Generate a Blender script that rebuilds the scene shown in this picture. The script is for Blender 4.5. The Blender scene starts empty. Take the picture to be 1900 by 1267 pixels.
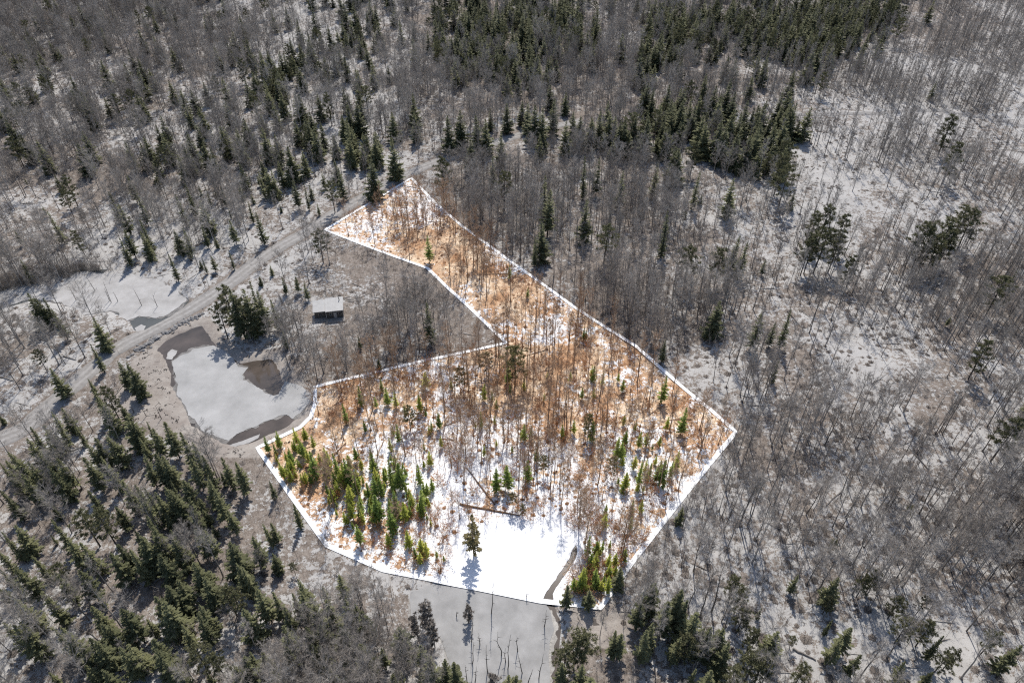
import bpy, math, random
import numpy as np
from mathutils import Vector, Matrix

# ------------------------------------------------------------------ camera, sky, sun, exposure
sc = bpy.context.scene
CAM_H, PITCH, FPX = 120.0, math.radians(40.0), 1267.0      # drone height, tilt below the horizon, focal length (1900 px wide frame)
cam_data = bpy.data.cameras.new('camera')
cam_data.sensor_width = 36.0
cam_data.lens = 36.0 * FPX / 1900.0
cam_data.clip_start = 1.0
cam_data.clip_end = 6000.0
cam = bpy.data.objects.new('camera', cam_data)
sc.collection.objects.link(cam)
cam.location = (0, 0, CAM_H)
cam.rotation_euler = (math.radians(90) - PITCH, 0, 0)
sc.camera = cam

SUN_EL, SUN_AZ = math.radians(54.0), math.radians(4.0)       # the sun stands beyond the forest, slightly right of the view axis
world = bpy.data.worlds.new('World')
sc.world = world
world.use_nodes = True
wn = world.node_tree.nodes
wl = world.node_tree.links
wn.clear()
sky = wn.new('ShaderNodeTexSky')
sky.sky_type = 'NISHITA'
sky.sun_disc = False
sky.sun_elevation = SUN_EL
sky.sun_rotation = SUN_AZ
bg = wn.new('ShaderNodeBackground')
bg.inputs['Strength'].default_value = 0.125
wo = wn.new('ShaderNodeOutputWorld')
wl.new(sky.outputs['Color'], bg.inputs['Color'])
wl.new(bg.outputs['Background'], wo.inputs['Surface'])

sun_data = bpy.data.lights.new('sun', 'SUN')
sun_data.energy = 4.0
sun_data.angle = math.radians(0.53)
sun_data.color = (1.0, 0.955, 0.89)
sun = bpy.data.objects.new('sun', sun_data)
sc.collection.objects.link(sun)
sdir = Vector((math.sin(SUN_AZ) * math.cos(SUN_EL), math.cos(SUN_AZ) * math.cos(SUN_EL), math.sin(SUN_EL)))
sun.rotation_euler = sdir.to_track_quat('Z', 'Y').to_euler()
sun.location = sdir * 400

sc.view_settings.view_transform = 'Standard'
sc.view_settings.look = 'None'
sc.view_settings.exposure = 0.15
sc.view_settings.gamma = 1.0
sc.view_settings.use_curve_mapping = False
sc.cycles.use_denoising = False
sc.cycles.adaptive_threshold = 0.02
sc.cycles.max_bounces = 4
sc.cycles.diffuse_bounces = 2
sc.cycles.glossy_bounces = 2
sc.cycles.transmission_bounces = 2
sc.cycles.caustics_reflective = False
sc.cycles.caustics_refractive = False
sc.cycles.filter_width = 1.2

rng = np.random.default_rng(7)
random.seed(7)
COL = sc.collection

# ------------------------------------------------------------------ survey helpers: the photograph's pixels <-> the ground plane
CP, SP = math.cos(PITCH), math.sin(PITCH)


def ground(u, v, z=0.0):
    """world x, y of the point at height z seen at (u, v) of the 1900 x 1267 frame"""
    u = np.asarray(u, float)
    v = np.asarray(v, float)
    a = (u - 950.0) / FPX
    b = (633.5 - v) / FPX
    dy = CP + b * SP
    dz = -SP + b * CP
    t = (z - CAM_H) / dz
    return a * t, dy * t


def project(x, y, z=0.0):
    zz = z - CAM_H
    d = y * CP - zz * SP
    return 950.0 + FPX * x / d, 633.5 - FPX * (y * SP + zz * CP) / d, d


def gpts(pts, z=0.0):
    p = np.array(pts, float)
    x, y = ground(p[:, 0], p[:, 1], z)
    return np.stack([x, y], 1)


def zone(pts, ox, oy, s):
    return [(ox + x * s, oy + y * s) for x, y in pts]


def seg_dist(px, py, poly, closed=True):
    d = np.full(px.shape, 1e9)
    n = len(poly)
    for i in range(n if closed else n - 1):
        ax, ay = poly[i]
        bx, by = poly[(i + 1) % n]
        ex, ey = bx - ax, by - ay
        t = np.clip(((px - ax) * ex + (py - ay) * ey) / (ex * ex + ey * ey + 1e-12), 0, 1)
        d = np.minimum(d, np.hypot(px - ax - t * ex, py - ay - t * ey))
    return d


def inside(px, py, poly):
    r = np.zeros(px.shape, bool)
    n = len(poly)
    for i in range(n):
        ax, ay = poly[i]
        bx, by = poly[(i + 1) % n]
        c = (ay > py) != (by > py)
        r ^= c & (px < (bx - ax) * (py - ay) / (by - ay + 1e-12) + ax)
    return r


def sdf(px, py, poly):
    """signed distance, positive inside"""
    d = seg_dist(px, py, poly)
    return np.where(inside(px, py, poly), d, -d)


def _hash(ix, iy, s):
    h = (ix.astype(np.int64) * 374761393 + iy.astype(np.int64) * 668265263 + s * 1442695041) & 0xFFFFFFFF
    h = ((h ^ (h >> 13)) * 1274126177) & 0xFFFFFFFF
    return ((h ^ (h >> 16)) & 0xFFFFFF) / float(0xFFFFFF)


def vnoise(x, y, s=0):
    x = np.asarray(x, float)
    y = np.asarray(y, float)
    ix, iy = np.floor(x), np.floor(y)
    fx, fy = x - ix, y - iy
    fx = fx * fx * (3 - 2 * fx)
    fy = fy * fy * (3 - 2 * fy)
    a, b = _hash(ix, iy, s), _hash(ix + 1, iy, s)
    c, d = _hash(ix, iy + 1, s), _hash(ix + 1, iy + 1, s)
    return (a * (1 - fx) + b * fx) * (1 - fy) + (c * (1 - fx) + d * fx) * fy - 0.5


def sstep(a, b, x):
    t = np.clip((x - a) / (b - a), 0, 1)
    return t * t * (3 - 2 * t)


# ------------------------------------------------------------------ the plan of the place (outlines traced on the photograph, laid on the ground)
LOT_PX = [(763, 331), (808, 376), (856, 420), (939, 484), (1064, 569), (1180, 641), (1270, 720), (1318, 760), (1365, 803),
          (1265, 927), (1170, 1047), (1114, 1128), (1000, 1113), (886, 1090), (711, 1058), (660, 1036), (607, 1013), (540, 920), (478, 831),
          (557, 793), (577, 773), (585, 749), (584, 718), (630, 707), (780, 670), (940, 635), (870, 570), (830, 535), (793, 499), (700, 464), (603, 427)]
LOT = gpts(LOT_PX)
Z2 = (200, 560, 0.22105)
Z3 = (0, 480, 0.22105)
POND_A_PX = zone([(385, 400), (460, 320), (560, 270), (680, 210), (790, 180), (840, 230), (900, 330), (1010, 420), (1120, 500), (1200, 480), (1380, 450),
                  (1440, 530), (1480, 650), (1640, 690), (1730, 770), (1700, 860), (1620, 960), (1520, 1050), (1330, 1130), (1200, 1190), (1060, 1215), (940, 1195),
                  (880, 1160), (760, 1090), (680, 1040), (630, 940), (600, 850), (540, 760), (500, 690), (500, 600), (470, 500), (430, 440)], *Z2)
ICE_A_PX = zone([(540, 490), (600, 450), (680, 420), (710, 385), (760, 380), (800, 370), (880, 360), (920, 370), (1000, 420), (1060, 480), (1090, 540),
                 (1180, 540), (1130, 600), (1130, 640), (1200, 680), (1260, 710), (1310, 760), (1370, 785), (1420, 775), (1460, 700), (1480, 655), (1560, 672),
                 (1640, 690), (1715, 760), (1690, 840), (1640, 900), (1560, 965), (1530, 955), (1500, 940), (1430, 950), (1300, 1000), (1180, 1060),
                 (1080, 1100), (1010, 1150), (940, 1140), (850, 1100), (780, 1060), (730, 1000), (670, 940), (640, 850), (570, 750), (590, 690), (560, 640), (550, 540)], *Z2)
FLOE1_PX = zone([(485, 470), (500, 420), (540, 390), (590, 400), (570, 440), (535, 478)], *Z2)
FLOE2_PX = zone([(1010, 1198), (1100, 1165), (1200, 1130), (1270, 1100), (1255, 1135), (1150, 1182), (1060, 1206)], *Z2)
WET_PX = zone([(-60, 420), (-60, 270), (150, 290), (350, 250), (500, 220), (560, 190), (650, 140), (860, 115), (960, 140), (1100, 100), (1180, 150), (1300, 140),
               (1400, 200), (1480, 230), (1560, 290), (1620, 345), (1450, 490), (1190, 625), (1100, 605), (1060, 540), (1000, 490), (900, 450), (800, 470), (700, 490),
               (640, 440), (560, 410), (480, 380), (380, 370), (250, 360), (100, 400)], *Z3)
ICE_W_PX = zone([(-60, 410), (-60, 285), (150, 300), (350, 260), (500, 230), (560, 205), (650, 150), (860, 125), (960, 150), (1100, 110), (1180, 160), (1300, 150),
                 (1400, 210), (1480, 240), (1520, 300), (1560, 350), (1440, 440), (1380, 480), (1310, 485), (1240, 478), (1160, 478), (1060, 510), (1000, 465), (900, 425),
                 (800, 445), (700, 470), (640, 420), (560, 385), (480, 355), (380, 345), (250, 335), (100, 375)], *Z3)
FLOE3_PX = zone([(1120, 615), (1140, 570), (1190, 545), (1220, 560), (1200, 600), (1170, 622)], *Z3)
POND_B_PX = [(872, 1000), (925, 970), (1000, 965), (1048, 978), (1078, 1008), (1078, 1030), (1062, 1058), (1034, 1100), (1042, 1130), (1050, 1165), (1044, 1215), (1046, 1267),
             (1060, 1340), (830, 1340), (828, 1240), (808, 1186), (752, 1155), (750, 1095), (800, 1082), (835, 1070), (850, 1030)]
ICE_B_IN_PX = [(880, 1000), (930, 974), (1000, 969), (1045, 983), (1068, 1004), (1060, 1030), (1040, 1060), (1014, 1095), (1008, 1114), (1000, 1113), (886, 1090), (800, 1074), (838, 1072), (856, 1032)]
ICE_B_OUT_PX = [(800, 1074.5), (886, 1090.5), (1000, 1113.5), (1008, 1114.5), (1020, 1130), (1028, 1165), (1018, 1210), (1022, 1267), (1034, 1330), (840, 1330), (836, 1235), (815, 1180), (760, 1150), (762, 1088)]
MUDPOOL_PX = [(1078, 1140), (1100, 1128), (1135, 1136), (1152, 1150), (1146, 1176), (1110, 1186), (1082, 1176)]
MUD_PX = [(285, 650), (312, 680), (316, 715), (334, 745), (348, 785), (402, 823), (470, 838), (560, 795), (588, 768), (580, 800), (480, 850), (400, 848), (340, 832), (300, 812), (262, 782), (205, 762), (210, 735), (240, 700), (245, 665)]
ROAD_PX = [(-140, 872), (-60, 843), (0, 815), (45, 795), (100, 748), (140, 712), (195, 664), (221, 645), (265, 621), (309, 597), (354, 573), (393, 548), (440, 515), (482, 482), (530, 452), (562, 434), (592, 415), (626, 394), (672, 368), (716, 343), (756, 324), (800, 305), (870, 280), (940, 258), (1010, 238), (1080, 225)]
TRACK_PX = [(1330, 226), (1400, 220), (1470, 216), (1540, 214), (1600, 212), (1660, 209), (1720, 206), (1800, 214), (1900, 232), (2000, 250)]
TRAIL_PX = [(1600, 172), (1640, 163), (1680, 148), (1710, 135), (1760, 116), (1820, 104), (1900, 96), (1990, 90)]
CREEK_PX = [(-40, 870), (0, 800), (30, 780), (60, 765)]
POND_A, WET, POND_B, MUDPOOL, MUD = (gpts(p) for p in (POND_A_PX, WET_PX, POND_B_PX, MUDPOOL_PX, MUD_PX))
ROAD, TRACK, TRAIL = gpts(ROAD_PX), gpts(TRACK_PX), gpts(TRAIL_PX)
CABIN_XY = ground(612, 583)
CABIN_XY = (float(CABIN_XY[0]), float(CABIN_XY[1]))

SNOW = ['4 5 4 4 5 6 6 4 3 3 3 5 4 3 3 3 3 3 5', '5 5 4 5 5 6 6 5 3 2 3 3 3 3 3 5 6 7 6', '4 4 5 6 5 5 6 5 4 5 4 3 3 4 6 7 7 6 5', '4 3 3 4 4 4 5 5 3 4 4 4 4 5 6 6 6 5 5',
        '5 7 7 7 6 5 2 2 2 3 3 4 4 4 5 6 5 5 4', '6 7 8 7 5 5 3 3 2 2 2 2 3 3 4 5 5 3 3', '5 5 4 4 5 5 3 3 3 3 3 3 3 4 4 6 5 4 4', '6 3 2 2 4 4 3 4 4 4 4 4 3 4 4 6 5 4 5',
        '4 4 3 3 3 3 5 6 7 6 5 5 5 5 4 5 5 5 5', '4 4 4 3 4 5 5 6 8 8 7 6 6 6 5 5 5 5 5', '3 3 3 3 3 4 4 5 7 9 7 6 6 6 6 5 5 5 5', '5 5 4 4 4 4 4 5 9 9 5 3 5 5 5 5 5 5 5',
        '5 5 5 5 5 4 4 5 9 9 4 3 4 5 5 5 5 5 5']
BARE = ['7 7 6 6 5 5 5 6 5 4 5 5 6 5 5 7 9 9 8', '7 6 6 5 5 4 4 6 6 5 8 8 8 8 8 9 9 8 8', '7 6 5 4 5 5 5 7 7 5 5 5 4 5 8 8 8 8 8', '7 8 7 6 5 5 5 6 8 9 9 9 9 9 8 6 6 6 6',
        '5 4 3 4 5 6 6 7 9 8 8 8 8 8 7 6 5 6 7', '5 2 1 1 4 6 7 8 7 6 6 8 8 8 6 5 6 8 8', '5 4 1 0 2 5 7 8 7 6 6 6 6 7 6 5 6 8 8', '5 4 1 0 0 2 6 6 6 6 6 6 7 8 6 6 7 8 6',
        '5 6 4 3 4 5 5 5 4 5 5 6 6 6 8 7 6 6 7', '8 8 7 7 7 8 6 5 3 3 3 5 7 7 8 7 7 7 7', '7 8 8 8 8 8 8 6 2 0 3 5 6 6 6 6 7 7 7', '6 6 7 7 7 8 9 5 1 1 3 8 8 7 6 7 8 7 7',
        '7 7 7 7 7 8 9 6 1 1 5 8 8 7 7 8 8 7 7']
FIR = ['2 2 2 2 2 1 3 2 7 9 7 3 6 8 8 8 7 2 1', '2 2 2 1 2 3 4 2 5 7 3 2 3 4 5 3 1 0 0', '3 2 2 2 3 3 3 2 3 3 4 4 6 7 6 1 0 1 0', '2 2 3 3 4 5 4 2 2 1 1 2 3 4 2 0 0 1 1',
       '2 1 1 3 4 2 1 0 0 0 0 0 1 1 1 1 1 2 2', '2 2 0 0 2 2 1 0 0 0 0 0 0 1 0 1 1 2 2', '2 2 1 0 1 1 0 0 0 0 0 0 0 1 0 0 0 1 1', '3 3 2 0 0 0 0 0 0 0 0 0 0 0 1 0 0 1 1',
       '5 5 4 5 3 1 0 0 0 0 0 0 1 0 0 0 0 0 1', '6 5 5 6 5 3 0 0 0 0 0 0 1 1 0 0 0 0 0', '5 6 6 6 5 5 2 0 0 0 0 0 2 1 1 1 0 0 0', '5 5 6 6 6 5 4 1 0 0 0 1 4 3 2 2 2 1 1',
       '4 4 5 5 5 5 4 3 1 0 1 3 4 3 2 2 2 1 1']


def grid_field(rows):
    return np.array([[float(c) for c in r.split()] for r in rows]) / 9.0


SNOW_F, BARE_F, FIR_F = grid_field(SNOW), grid_field(BARE), grid_field(FIR)


def look(F, u, v):
    gx = np.clip(u / 100.0 - 0.5, 0, 18)
    gy = np.clip(v / 100.0 - 0.5, 0, 12)
    ix = np.minimum(gx.astype(int), 17)
    iy = np.minimum(gy.astype(int), 11)
    fx, fy = gx - ix, gy - iy
    return (F[iy, ix] * (1 - fx) + F[iy, ix + 1] * fx) * (1 - fy) + (F[iy + 1, ix] * (1 - fx) + F[iy + 1, ix + 1] * fx) * fy


# ------------------------------------------------------------------ terrain
def flat_mask(x, y):
    """1 where the land rolls, 0 on ponds, wetland, road and the mudflat"""
    d = np.minimum.reduce([seg_dist(x, y, ROAD, False) - 3.5, -sdf(x, y, POND_A), -sdf(x, y, WET), -sdf(x, y, POND_B), -sdf(x, y, MUD), np.hypot(x - CABIN_XY[0], y - CABIN_XY[1]) - 7.0])
    return sstep(0.5, 9.0, d)


def height(x, y):
    x = np.asarray(x, float)
    y = np.asarray(y, float)
    fine = sstep(0.8, 4.5, seg_dist(x, y, LOT))            # levelled along the lot outline so the added ribbon throws little shadow
    roll = 1.7 * vnoise(x / 46, y / 46, 3) + (0.75 * vnoise(x / 13, y / 13, 5) + 0.30 * vnoise(x / 4.0, y / 4.0, 9)) * fine
    h = roll * flat_mask(x, y)
    for poly, deep in ((POND_A, 0.9), (WET, 0.7), (POND_B, 0.8), (MUDPOOL, 0.5)):
        s = sdf(x, y, poly) + 0.7 * vnoise(x / 1.6, y / 1.6, 21)
        h = h - deep * sstep(-0.8, 2.4, s)
    return h


def hz(x, y):
    return float(height(np.array([x]), np.array([y]))[0])


def axis(lo, hi, step, far):
    core = np.arange(lo, hi + step * 0.5, step)
    ext, d, p = [], step, 0.0
    while p < far:
        d *= 1.35
        p += d
        ext.append(p)
    ext = np.array(ext)
    return np.concatenate([lo - ext[::-1], core, core[-1] + ext])


gx_ = axis(-345, 345, 1.25, 1500)
gy_ = axis(30, 530, 1.25, 1500)
GX, GY = np.meshgrid(gx_, gy_)
fxv, fyv = GX.ravel(), GY.ravel()
gz = height(fxv, fyv)
nx, ny = len(gx_), len(gy_)
gm = bpy.data.meshes.new('ground')
gm.vertices.add(nx * ny)
gm.vertices.foreach_set('co', np.stack([fxv, fyv, gz], 1).astype(np.float32).ravel())
ii = (np.arange(ny - 1)[:, None] * nx + np.arange(nx - 1)[None, :]).ravel()
quads = np.stack([ii, ii + 1, ii + nx + 1, ii + nx], 1)
gm.loops.add(quads.size)
gm.loops.foreach_set('vertex_index', quads.ravel().astype(np.int32))
gm.polygons.add(len(quads))
gm.polygons.foreach_set('loop_start', (np.arange(len(quads)) * 4).astype(np.int32))
gm.polygons.foreach_set('use_smooth', np.ones(len(quads), bool))
gm.update(calc_edges=True)


def attr(me, name, vals):
    a = me.attributes.new(name, 'FLOAT', 'POINT')
    a.data.foreach_set('value', np.asarray(vals, np.float32))


dpt = np.maximum(fyv * CP + CAM_H * SP, 20)
gu = 950.0 + FPX * fxv / dpt
gv = 633.5 - FPX * (fyv * SP - CAM_H * CP) / dpt
lot_sd = sdf(fxv, fyv, LOT)
mud_sd = sdf(fxv, fyv, MUD)
road_d = seg_dist(fxv, fyv, ROAD, False)
snow_v = look(SNOW_F, gu, gv)
pond_b_sd = sdf(fxv, fyv, POND_B)
snow_v = np.where(lot_sd > 0, snow_v + 0.03 * sstep(690, 850, gv) - 0.04 + 0.09 * (gv < 640), snow_v - 0.01)
snow_v = snow_v + np.where(lot_sd > 0, 0.46, 0.36) * (vnoise(fxv / 15, fyv / 15, 33) + 0.6 * vnoise(fxv / 6, fyv / 6, 34)) + 0.05 * (gu > 1200) * (lot_sd < 0)
snow_v = np.maximum(snow_v, np.where((pond_b_sd > -4) & (lot_sd > 0), .95 * sstep(-4, -.5, pond_b_sd), 0))
snow_v = snow_v * sstep(2.5, 5.0, road_d) + 0.25 * (1 - sstep(2.5, 5.0, road_d))
attr(gm, 'snow', np.clip(snow_v, 0, 1))
attr(gm, 'lot', np.clip(lot_sd, -4, 4))
pond_near = np.maximum.reduce([sdf(fxv, fyv, POND_A) + 2.8, sdf(fxv, fyv, MUDPOOL) + 2.0])
attr(gm, 'soil', np.clip(np.maximum(mud_sd, pond_near) / 3.0 + 0.5, 0, 1))

# ------------------------------------------------------------------ materials
MATS = {}


def new_mat(name):
    m = bpy.data.materials.new(name)
    m.use_nodes = True
    MATS[name] = m
    nt = m.node_tree
    return m, nt, nt.nodes['Principled BSDF']


def N(nt, kind, **kw):
    n = nt.nodes.new(kind)
    for k, v in kw.items():
        if k in n.inputs:
            n.inputs[k].default_value = v
        else:
            setattr(n, k, v)
    return n


def mixc(nt, fac, a, b):
    n = nt.nodes.new('ShaderNodeMix')
    n.data_type = 'RGBA'
    for sock, val in ((n.inputs[0], fac), (n.inputs[6], a), (n.inputs[7], b)):
        if isinstance(val, bpy.types.NodeSocket):
            nt.links.new(val, sock)
        elif isinstance(val, (tuple, list)):
            sock.default_value = (*val, 1.0)[:4]
        else:
            sock.default_value = val
    return n.outputs[2]


def math_n(nt, op, a, b=None, c=None):
    n = nt.nodes.new('ShaderNodeMath')
    n.operation = op
    for i, val in enumerate((a, b, c)):
        if val is None:
            continue
        if isinstance(val, bpy.types.NodeSocket):
            nt.links.new(val, n.inputs[i])
        else:
            n.inputs[i].default_value = val
    return n.outputs[0]


def remap(nt, val, a, b, c=0.0, d=1.0):
    n = nt.nodes.new('ShaderNodeMapRange')
    nt.links.new(val, n.inputs['Value'])
    n.inputs['From Min'].default_value = a
    n.inputs['From Max'].default_value = b
    n.inputs['To Min'].default_value = c
    n.inputs['To Max'].default_value = d
    return n.outputs['Result']


def noise(nt, scale, detail=4.0, rough=0.6, vec=None, dist=0.0):
    n = nt.nodes.new('ShaderNodeTexNoise')
    n.inputs['Scale'].default_value = scale
    n.inputs['Detail'].default_value = detail
    n.inputs['Roughness'].default_value = rough
    n.inputs['Distortion'].default_value = dist
    if vec is not None:
        nt.links.new(vec, n.inputs['Vector'])
    return n.outputs['Fac']


def objco(nt):
    return nt.nodes.new('ShaderNodeTexCoord').outputs['Object']


SNOW_IN, SNOW_OUT_DIM = (0.90, 0.90, 0.905), (0.405, 0.398, 0.395)  # one snow: the dimming outside the lot is painted into its colour


def ground_material():
    m, nt, bs = new_mat('forest_floor')
    co = objco(nt)
    at = lambda nm: N(nt, 'ShaderNodeAttribute', attribute_name=nm).outputs['Fac']
    snow, lot, soil = at('snow'), at('lot'), at('soil')
    inlot = math_n(nt, 'GREATER_THAN', lot, 0.0)
    n1 = noise(nt, 0.33, 7, 0.62, co, 0.3)
    n2 = noise(nt, 1.1, 6, 0.65, co)
    n3 = noise(nt, 4.2, 4, 0.7, co)
    nn = math_n(nt, 'ADD', math_n(nt, 'MULTIPLY', math_n(nt, 'SUBTRACT', n1, 0.5), 0.9), math_n(nt, 'MULTIPLY', math_n(nt, 'SUBTRACT', n2, 0.5), 1.05))
    nn = math_n(nt, 'ADD', nn, math_n(nt, 'MULTIPLY', math_n(nt, 'SUBTRACT', n3, 0.5), 0.6))
    val = math_n(nt, 'ADD', math_n(nt, 'MULTIPLY', math_n(nt, 'SUBTRACT', snow, 0.5), 0.62), nn)
    mask = remap(nt, val, -0.02, 0.035)
    l1 = noise(nt, 0.6, 6, 0.7, co)
    l2 = noise(nt, 3.5, 5, 0.7, co)
    lv = remap(nt, math_n(nt, 'ADD', math_n(nt, 'MULTIPLY', l1, 0.45), math_n(nt, 'MULTIPLY', l2, 0.55)), 0.40, 0.60)
    lt = remap(nt, noise(nt, 0.11, 5, 0.6, co, 0.6), 0.38, 0.62)
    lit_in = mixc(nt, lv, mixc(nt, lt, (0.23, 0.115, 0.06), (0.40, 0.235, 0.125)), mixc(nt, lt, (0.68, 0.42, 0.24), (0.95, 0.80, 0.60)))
    lit_out_dim = mixc(nt, lv, (0.105, 0.084, 0.069), (0.315, 0.272, 0.236))  # same leaf litter, painted dimmer and greyer outside the lot
    litter = mixc(nt, inlot, lit_out_dim, lit_in)
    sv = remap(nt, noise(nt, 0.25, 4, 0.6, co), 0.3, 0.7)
    s_out = mixc(nt, sv, (0.385, 0.370, 0.352), (0.46, 0.445, 0.426))  # snow outside the lot, its dimming put into the colour
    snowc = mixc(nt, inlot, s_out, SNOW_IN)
    # bare soil of the mudflat and the pond shores
    so_n = remap(nt, math_n(nt, 'ADD', math_n(nt, 'MULTIPLY', l1, 0.4), math_n(nt, 'MULTIPLY', noise(nt, 0.14, 5, 0.6, co, 1.0), 0.6)), 0.38, 0.62)
    soilc = mixc(nt, so_n, (0.255, 0.22, 0.194), (0.385, 0.35, 0.312))
    soilm = remap(nt, math_n(nt, 'ADD', soil, math_n(nt, 'MULTIPLY', math_n(nt, 'SUBTRACT', n2, 0.5), 0.5)), 0.42, 0.58)
    soilm = math_n(nt, 'MULTIPLY', soilm, math_n(nt, 'SUBTRACT', 1.0, inlot))
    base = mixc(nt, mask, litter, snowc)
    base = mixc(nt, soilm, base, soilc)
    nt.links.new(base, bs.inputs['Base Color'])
    bs.inputs['Roughness'].default_value = 0.95
    bs.inputs['Specular IOR Level'].default_value = 0.15
    bh = math_n(nt, 'ADD', math_n(nt, 'MULTIPLY', mask, 0.35), math_n(nt, 'MULTIPLY', l2, 0.5))
    bp = N(nt, 'ShaderNodeBump', Strength=0.55, Distance=0.25)
    nt.links.new(bh, bp.inputs['Height'])
    nt.links.new(bp.outputs['Normal'], bs.inputs['Normal'])
    return m


def simple_mat(name, c1, c2, scale=2.0, rough=0.9, bump=0.3, spec=0.2, detail=5, coord='obj'):
    m, nt, bs = new_mat(name)
    co = objco(nt)
    f = remap(nt, noise(nt, scale, detail, 0.65, co), 0.32, 0.68)
    nt.links.new(mixc(nt, f, c1, c2), bs.inputs['Base Color'])
    bs.inputs['Roughness'].default_value = rough
    bs.inputs['Specular IOR Level'].default_value = spec
    if bump:
        bp = N(nt, 'ShaderNodeBump', Strength=bump, Distance=0.1)
        nt.links.new(noise(nt, scale * 3, 5, 0.7, co), bp.inputs['Height'])
        nt.links.new(bp.outputs['Normal'], bs.inputs['Normal'])
    return m


def bark_mat(name, c1, c2):
    """bark, its tone a little different on every tree"""
    m, nt, bs = new_mat(name)
    rnd = nt.nodes.new('ShaderNodeObjectInfo').outputs['Random']
    nt.links.new(mixc(nt, rnd, c1, c2), bs.inputs['Base Color'])
    bs.inputs['Roughness'].default_value = 0.9
    bs.inputs['Specular IOR Level'].default_value = 0.15
    return m


def needle_mat(name, c1, c2, trans=0.25):
    m, nt, bs = new_mat(name)
    rnd = nt.nodes.new('ShaderNodeObjectInfo').outputs['Random']
    geo = nt.nodes.new('ShaderNodeNewGeometry').outputs['Random Per Island']
    f = math_n(nt, 'ADD', math_n(nt, 'MULTIPLY', rnd, 0.6), math_n(nt, 'MULTIPLY', geo, 0.4))
    col = mixc(nt, f, c1, c2)
    nt.links.new(col, bs.inputs['Base Color'])
    bs.inputs['Roughness'].default_value = 0.7
    bs.inputs['Specular IOR Level'].default_value = 0.2
    tr = nt.nodes.new('ShaderNodeBsdfTranslucent')
    nt.links.new(col, tr.inputs['Color'])
    mx = nt.nodes.new('ShaderNodeMixShader')
    mx.inputs[0].default_value = trans
    nt.links.new(bs.outputs['BSDF'], mx.inputs[1])
    nt.links.new(tr.outputs['BSDF'], mx.inputs[2])
    nt.links.new(mx.outputs['Shader'], nt.nodes['Material Output'].inputs['Surface'])
    return m


ground_material()


def gravel_material():
    m, nt, bs = new_mat('gravel')
    co = objco(nt)
    a = N(nt, 'ShaderNodeAttribute', attribute_name='across').outputs['Fac']
    wob = math_n(nt, 'MULTIPLY', math_n(nt, 'SUBTRACT', noise(nt, 0.15, 3, 0.5, co), 0.5), 1.2)
    rut = math_n(nt, 'ABSOLUTE', math_n(nt, 'SUBTRACT', math_n(nt, 'ABSOLUTE', math_n(nt, 'ADD', a, wob)), 0.95))
    rutm = remap(nt, rut, 0.2, 0.65)
    f = remap(nt, noise(nt, 0.8, 6, 0.7, co), 0.32, 0.68)
    stones = mixc(nt, f, (0.21, 0.195, 0.18), (0.31, 0.294, 0.277))
    packed = mixc(nt, f, (0.26, 0.244, 0.228), (0.38, 0.363, 0.344))
    nt.links.new(mixc(nt, rutm, packed, stones), bs.inputs['Base Color'])
    bs.inputs['Roughness'].default_value = 0.95
    bp = N(nt, 'ShaderNodeBump', Strength=0.5, Distance=0.1)
    nt.links.new(noise(nt, 3.0, 5, 0.7, co), bp.inputs['Height'])
    nt.links.new(bp.outputs['Normal'], bs.inputs['Normal'])


gravel_material()
simple_mat('track_dirt', (0.20, 0.185, 0.172), (0.32, 0.31, 0.30), 0.35, 0.95, 0.4)
simple_mat('grey_ice', (0.30, 0.296, 0.288), (0.42, 0.413, 0.403), 0.17, 0.75, 0.2, 0.3, 9)
simple_mat('wet_ice', (0.31, 0.298, 0.285), (0.45, 0.438, 0.425), 0.2, 0.8, 0.2, 0.3)
simple_mat('streaked_ice_dim', (0.24, 0.235, 0.228), (0.375, 0.368, 0.358), 0.22, 0.75, 0.25, 0.3, 9)  # same ice as the white sheet, with outside dimming painted in
simple_mat('white_ice', (0.88, 0.885, 0.89), (0.91, 0.91, 0.915), 0.12, 0.8, 0.15, 0.2)
simple_mat('pond_water', (0.046, 0.039, 0.031), (0.115, 0.092, 0.077), 0.11, 0.08, 0.0, 0.5)
simple_mat('wetland_water', (0.07, 0.072, 0.064), (0.115, 0.115, 0.105), 0.15, 0.08, 0.0, 0.5)
simple_mat('boulder_stone', (0.15, 0.142, 0.136), (0.36, 0.345, 0.335), 1.2, 0.9, 0.6)
simple_mat('dead_wood', (0.045, 0.038, 0.034), (0.11, 0.098, 0.088), 3.0, 0.9, 0.4)
simple_mat('pale_wood', (0.22, 0.20, 0.18), (0.36, 0.33, 0.30), 3.0, 0.9, 0.4)
simple_mat('warm_log', (0.10, 0.060, 0.036), (0.27, 0.17, 0.10), 3.0, 0.9, 0.5)
simple_mat('boundary_white', (0.93, 0.93, 0.93), (0.95, 0.95, 0.95), 0.5, 0.6, 0.0)
simple_mat('roof_metal', (0.29, 0.287, 0.282), (0.38, 0.376, 0.37), 0.6, 0.5, 0.0, 0.5)
simple_mat('cabin_siding', (0.07, 0.066, 0.064), (0.13, 0.122, 0.116), 4.0, 0.85, 0.3)
simple_mat('cabin_trim', (0.36, 0.35, 0.34), (0.44, 0.43, 0.42), 3.0, 0.8, 0.1)
simple_mat('window_glass', (0.03, 0.032, 0.036), (0.05, 0.052, 0.056), 1.0, 0.1, 0.0, 0.6)
bark_mat('bark_grey_dim', (0.135, 0.121, 0.109), (0.42, 0.392, 0.362))  # copy of the warm bark, dimming outside the lot put into colour
bark_mat('twig_grey_dim', (0.245, 0.215, 0.188), (0.455, 0.41, 0.366))  # warm twigs again, dimmed by colour outside the lot
bark_mat('bark_warm', (0.22, 0.15, 0.10), (0.46, 0.335, 0.235))
bark_mat('twig_warm', (0.28, 0.18, 0.115), (0.55, 0.385, 0.26))
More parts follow.
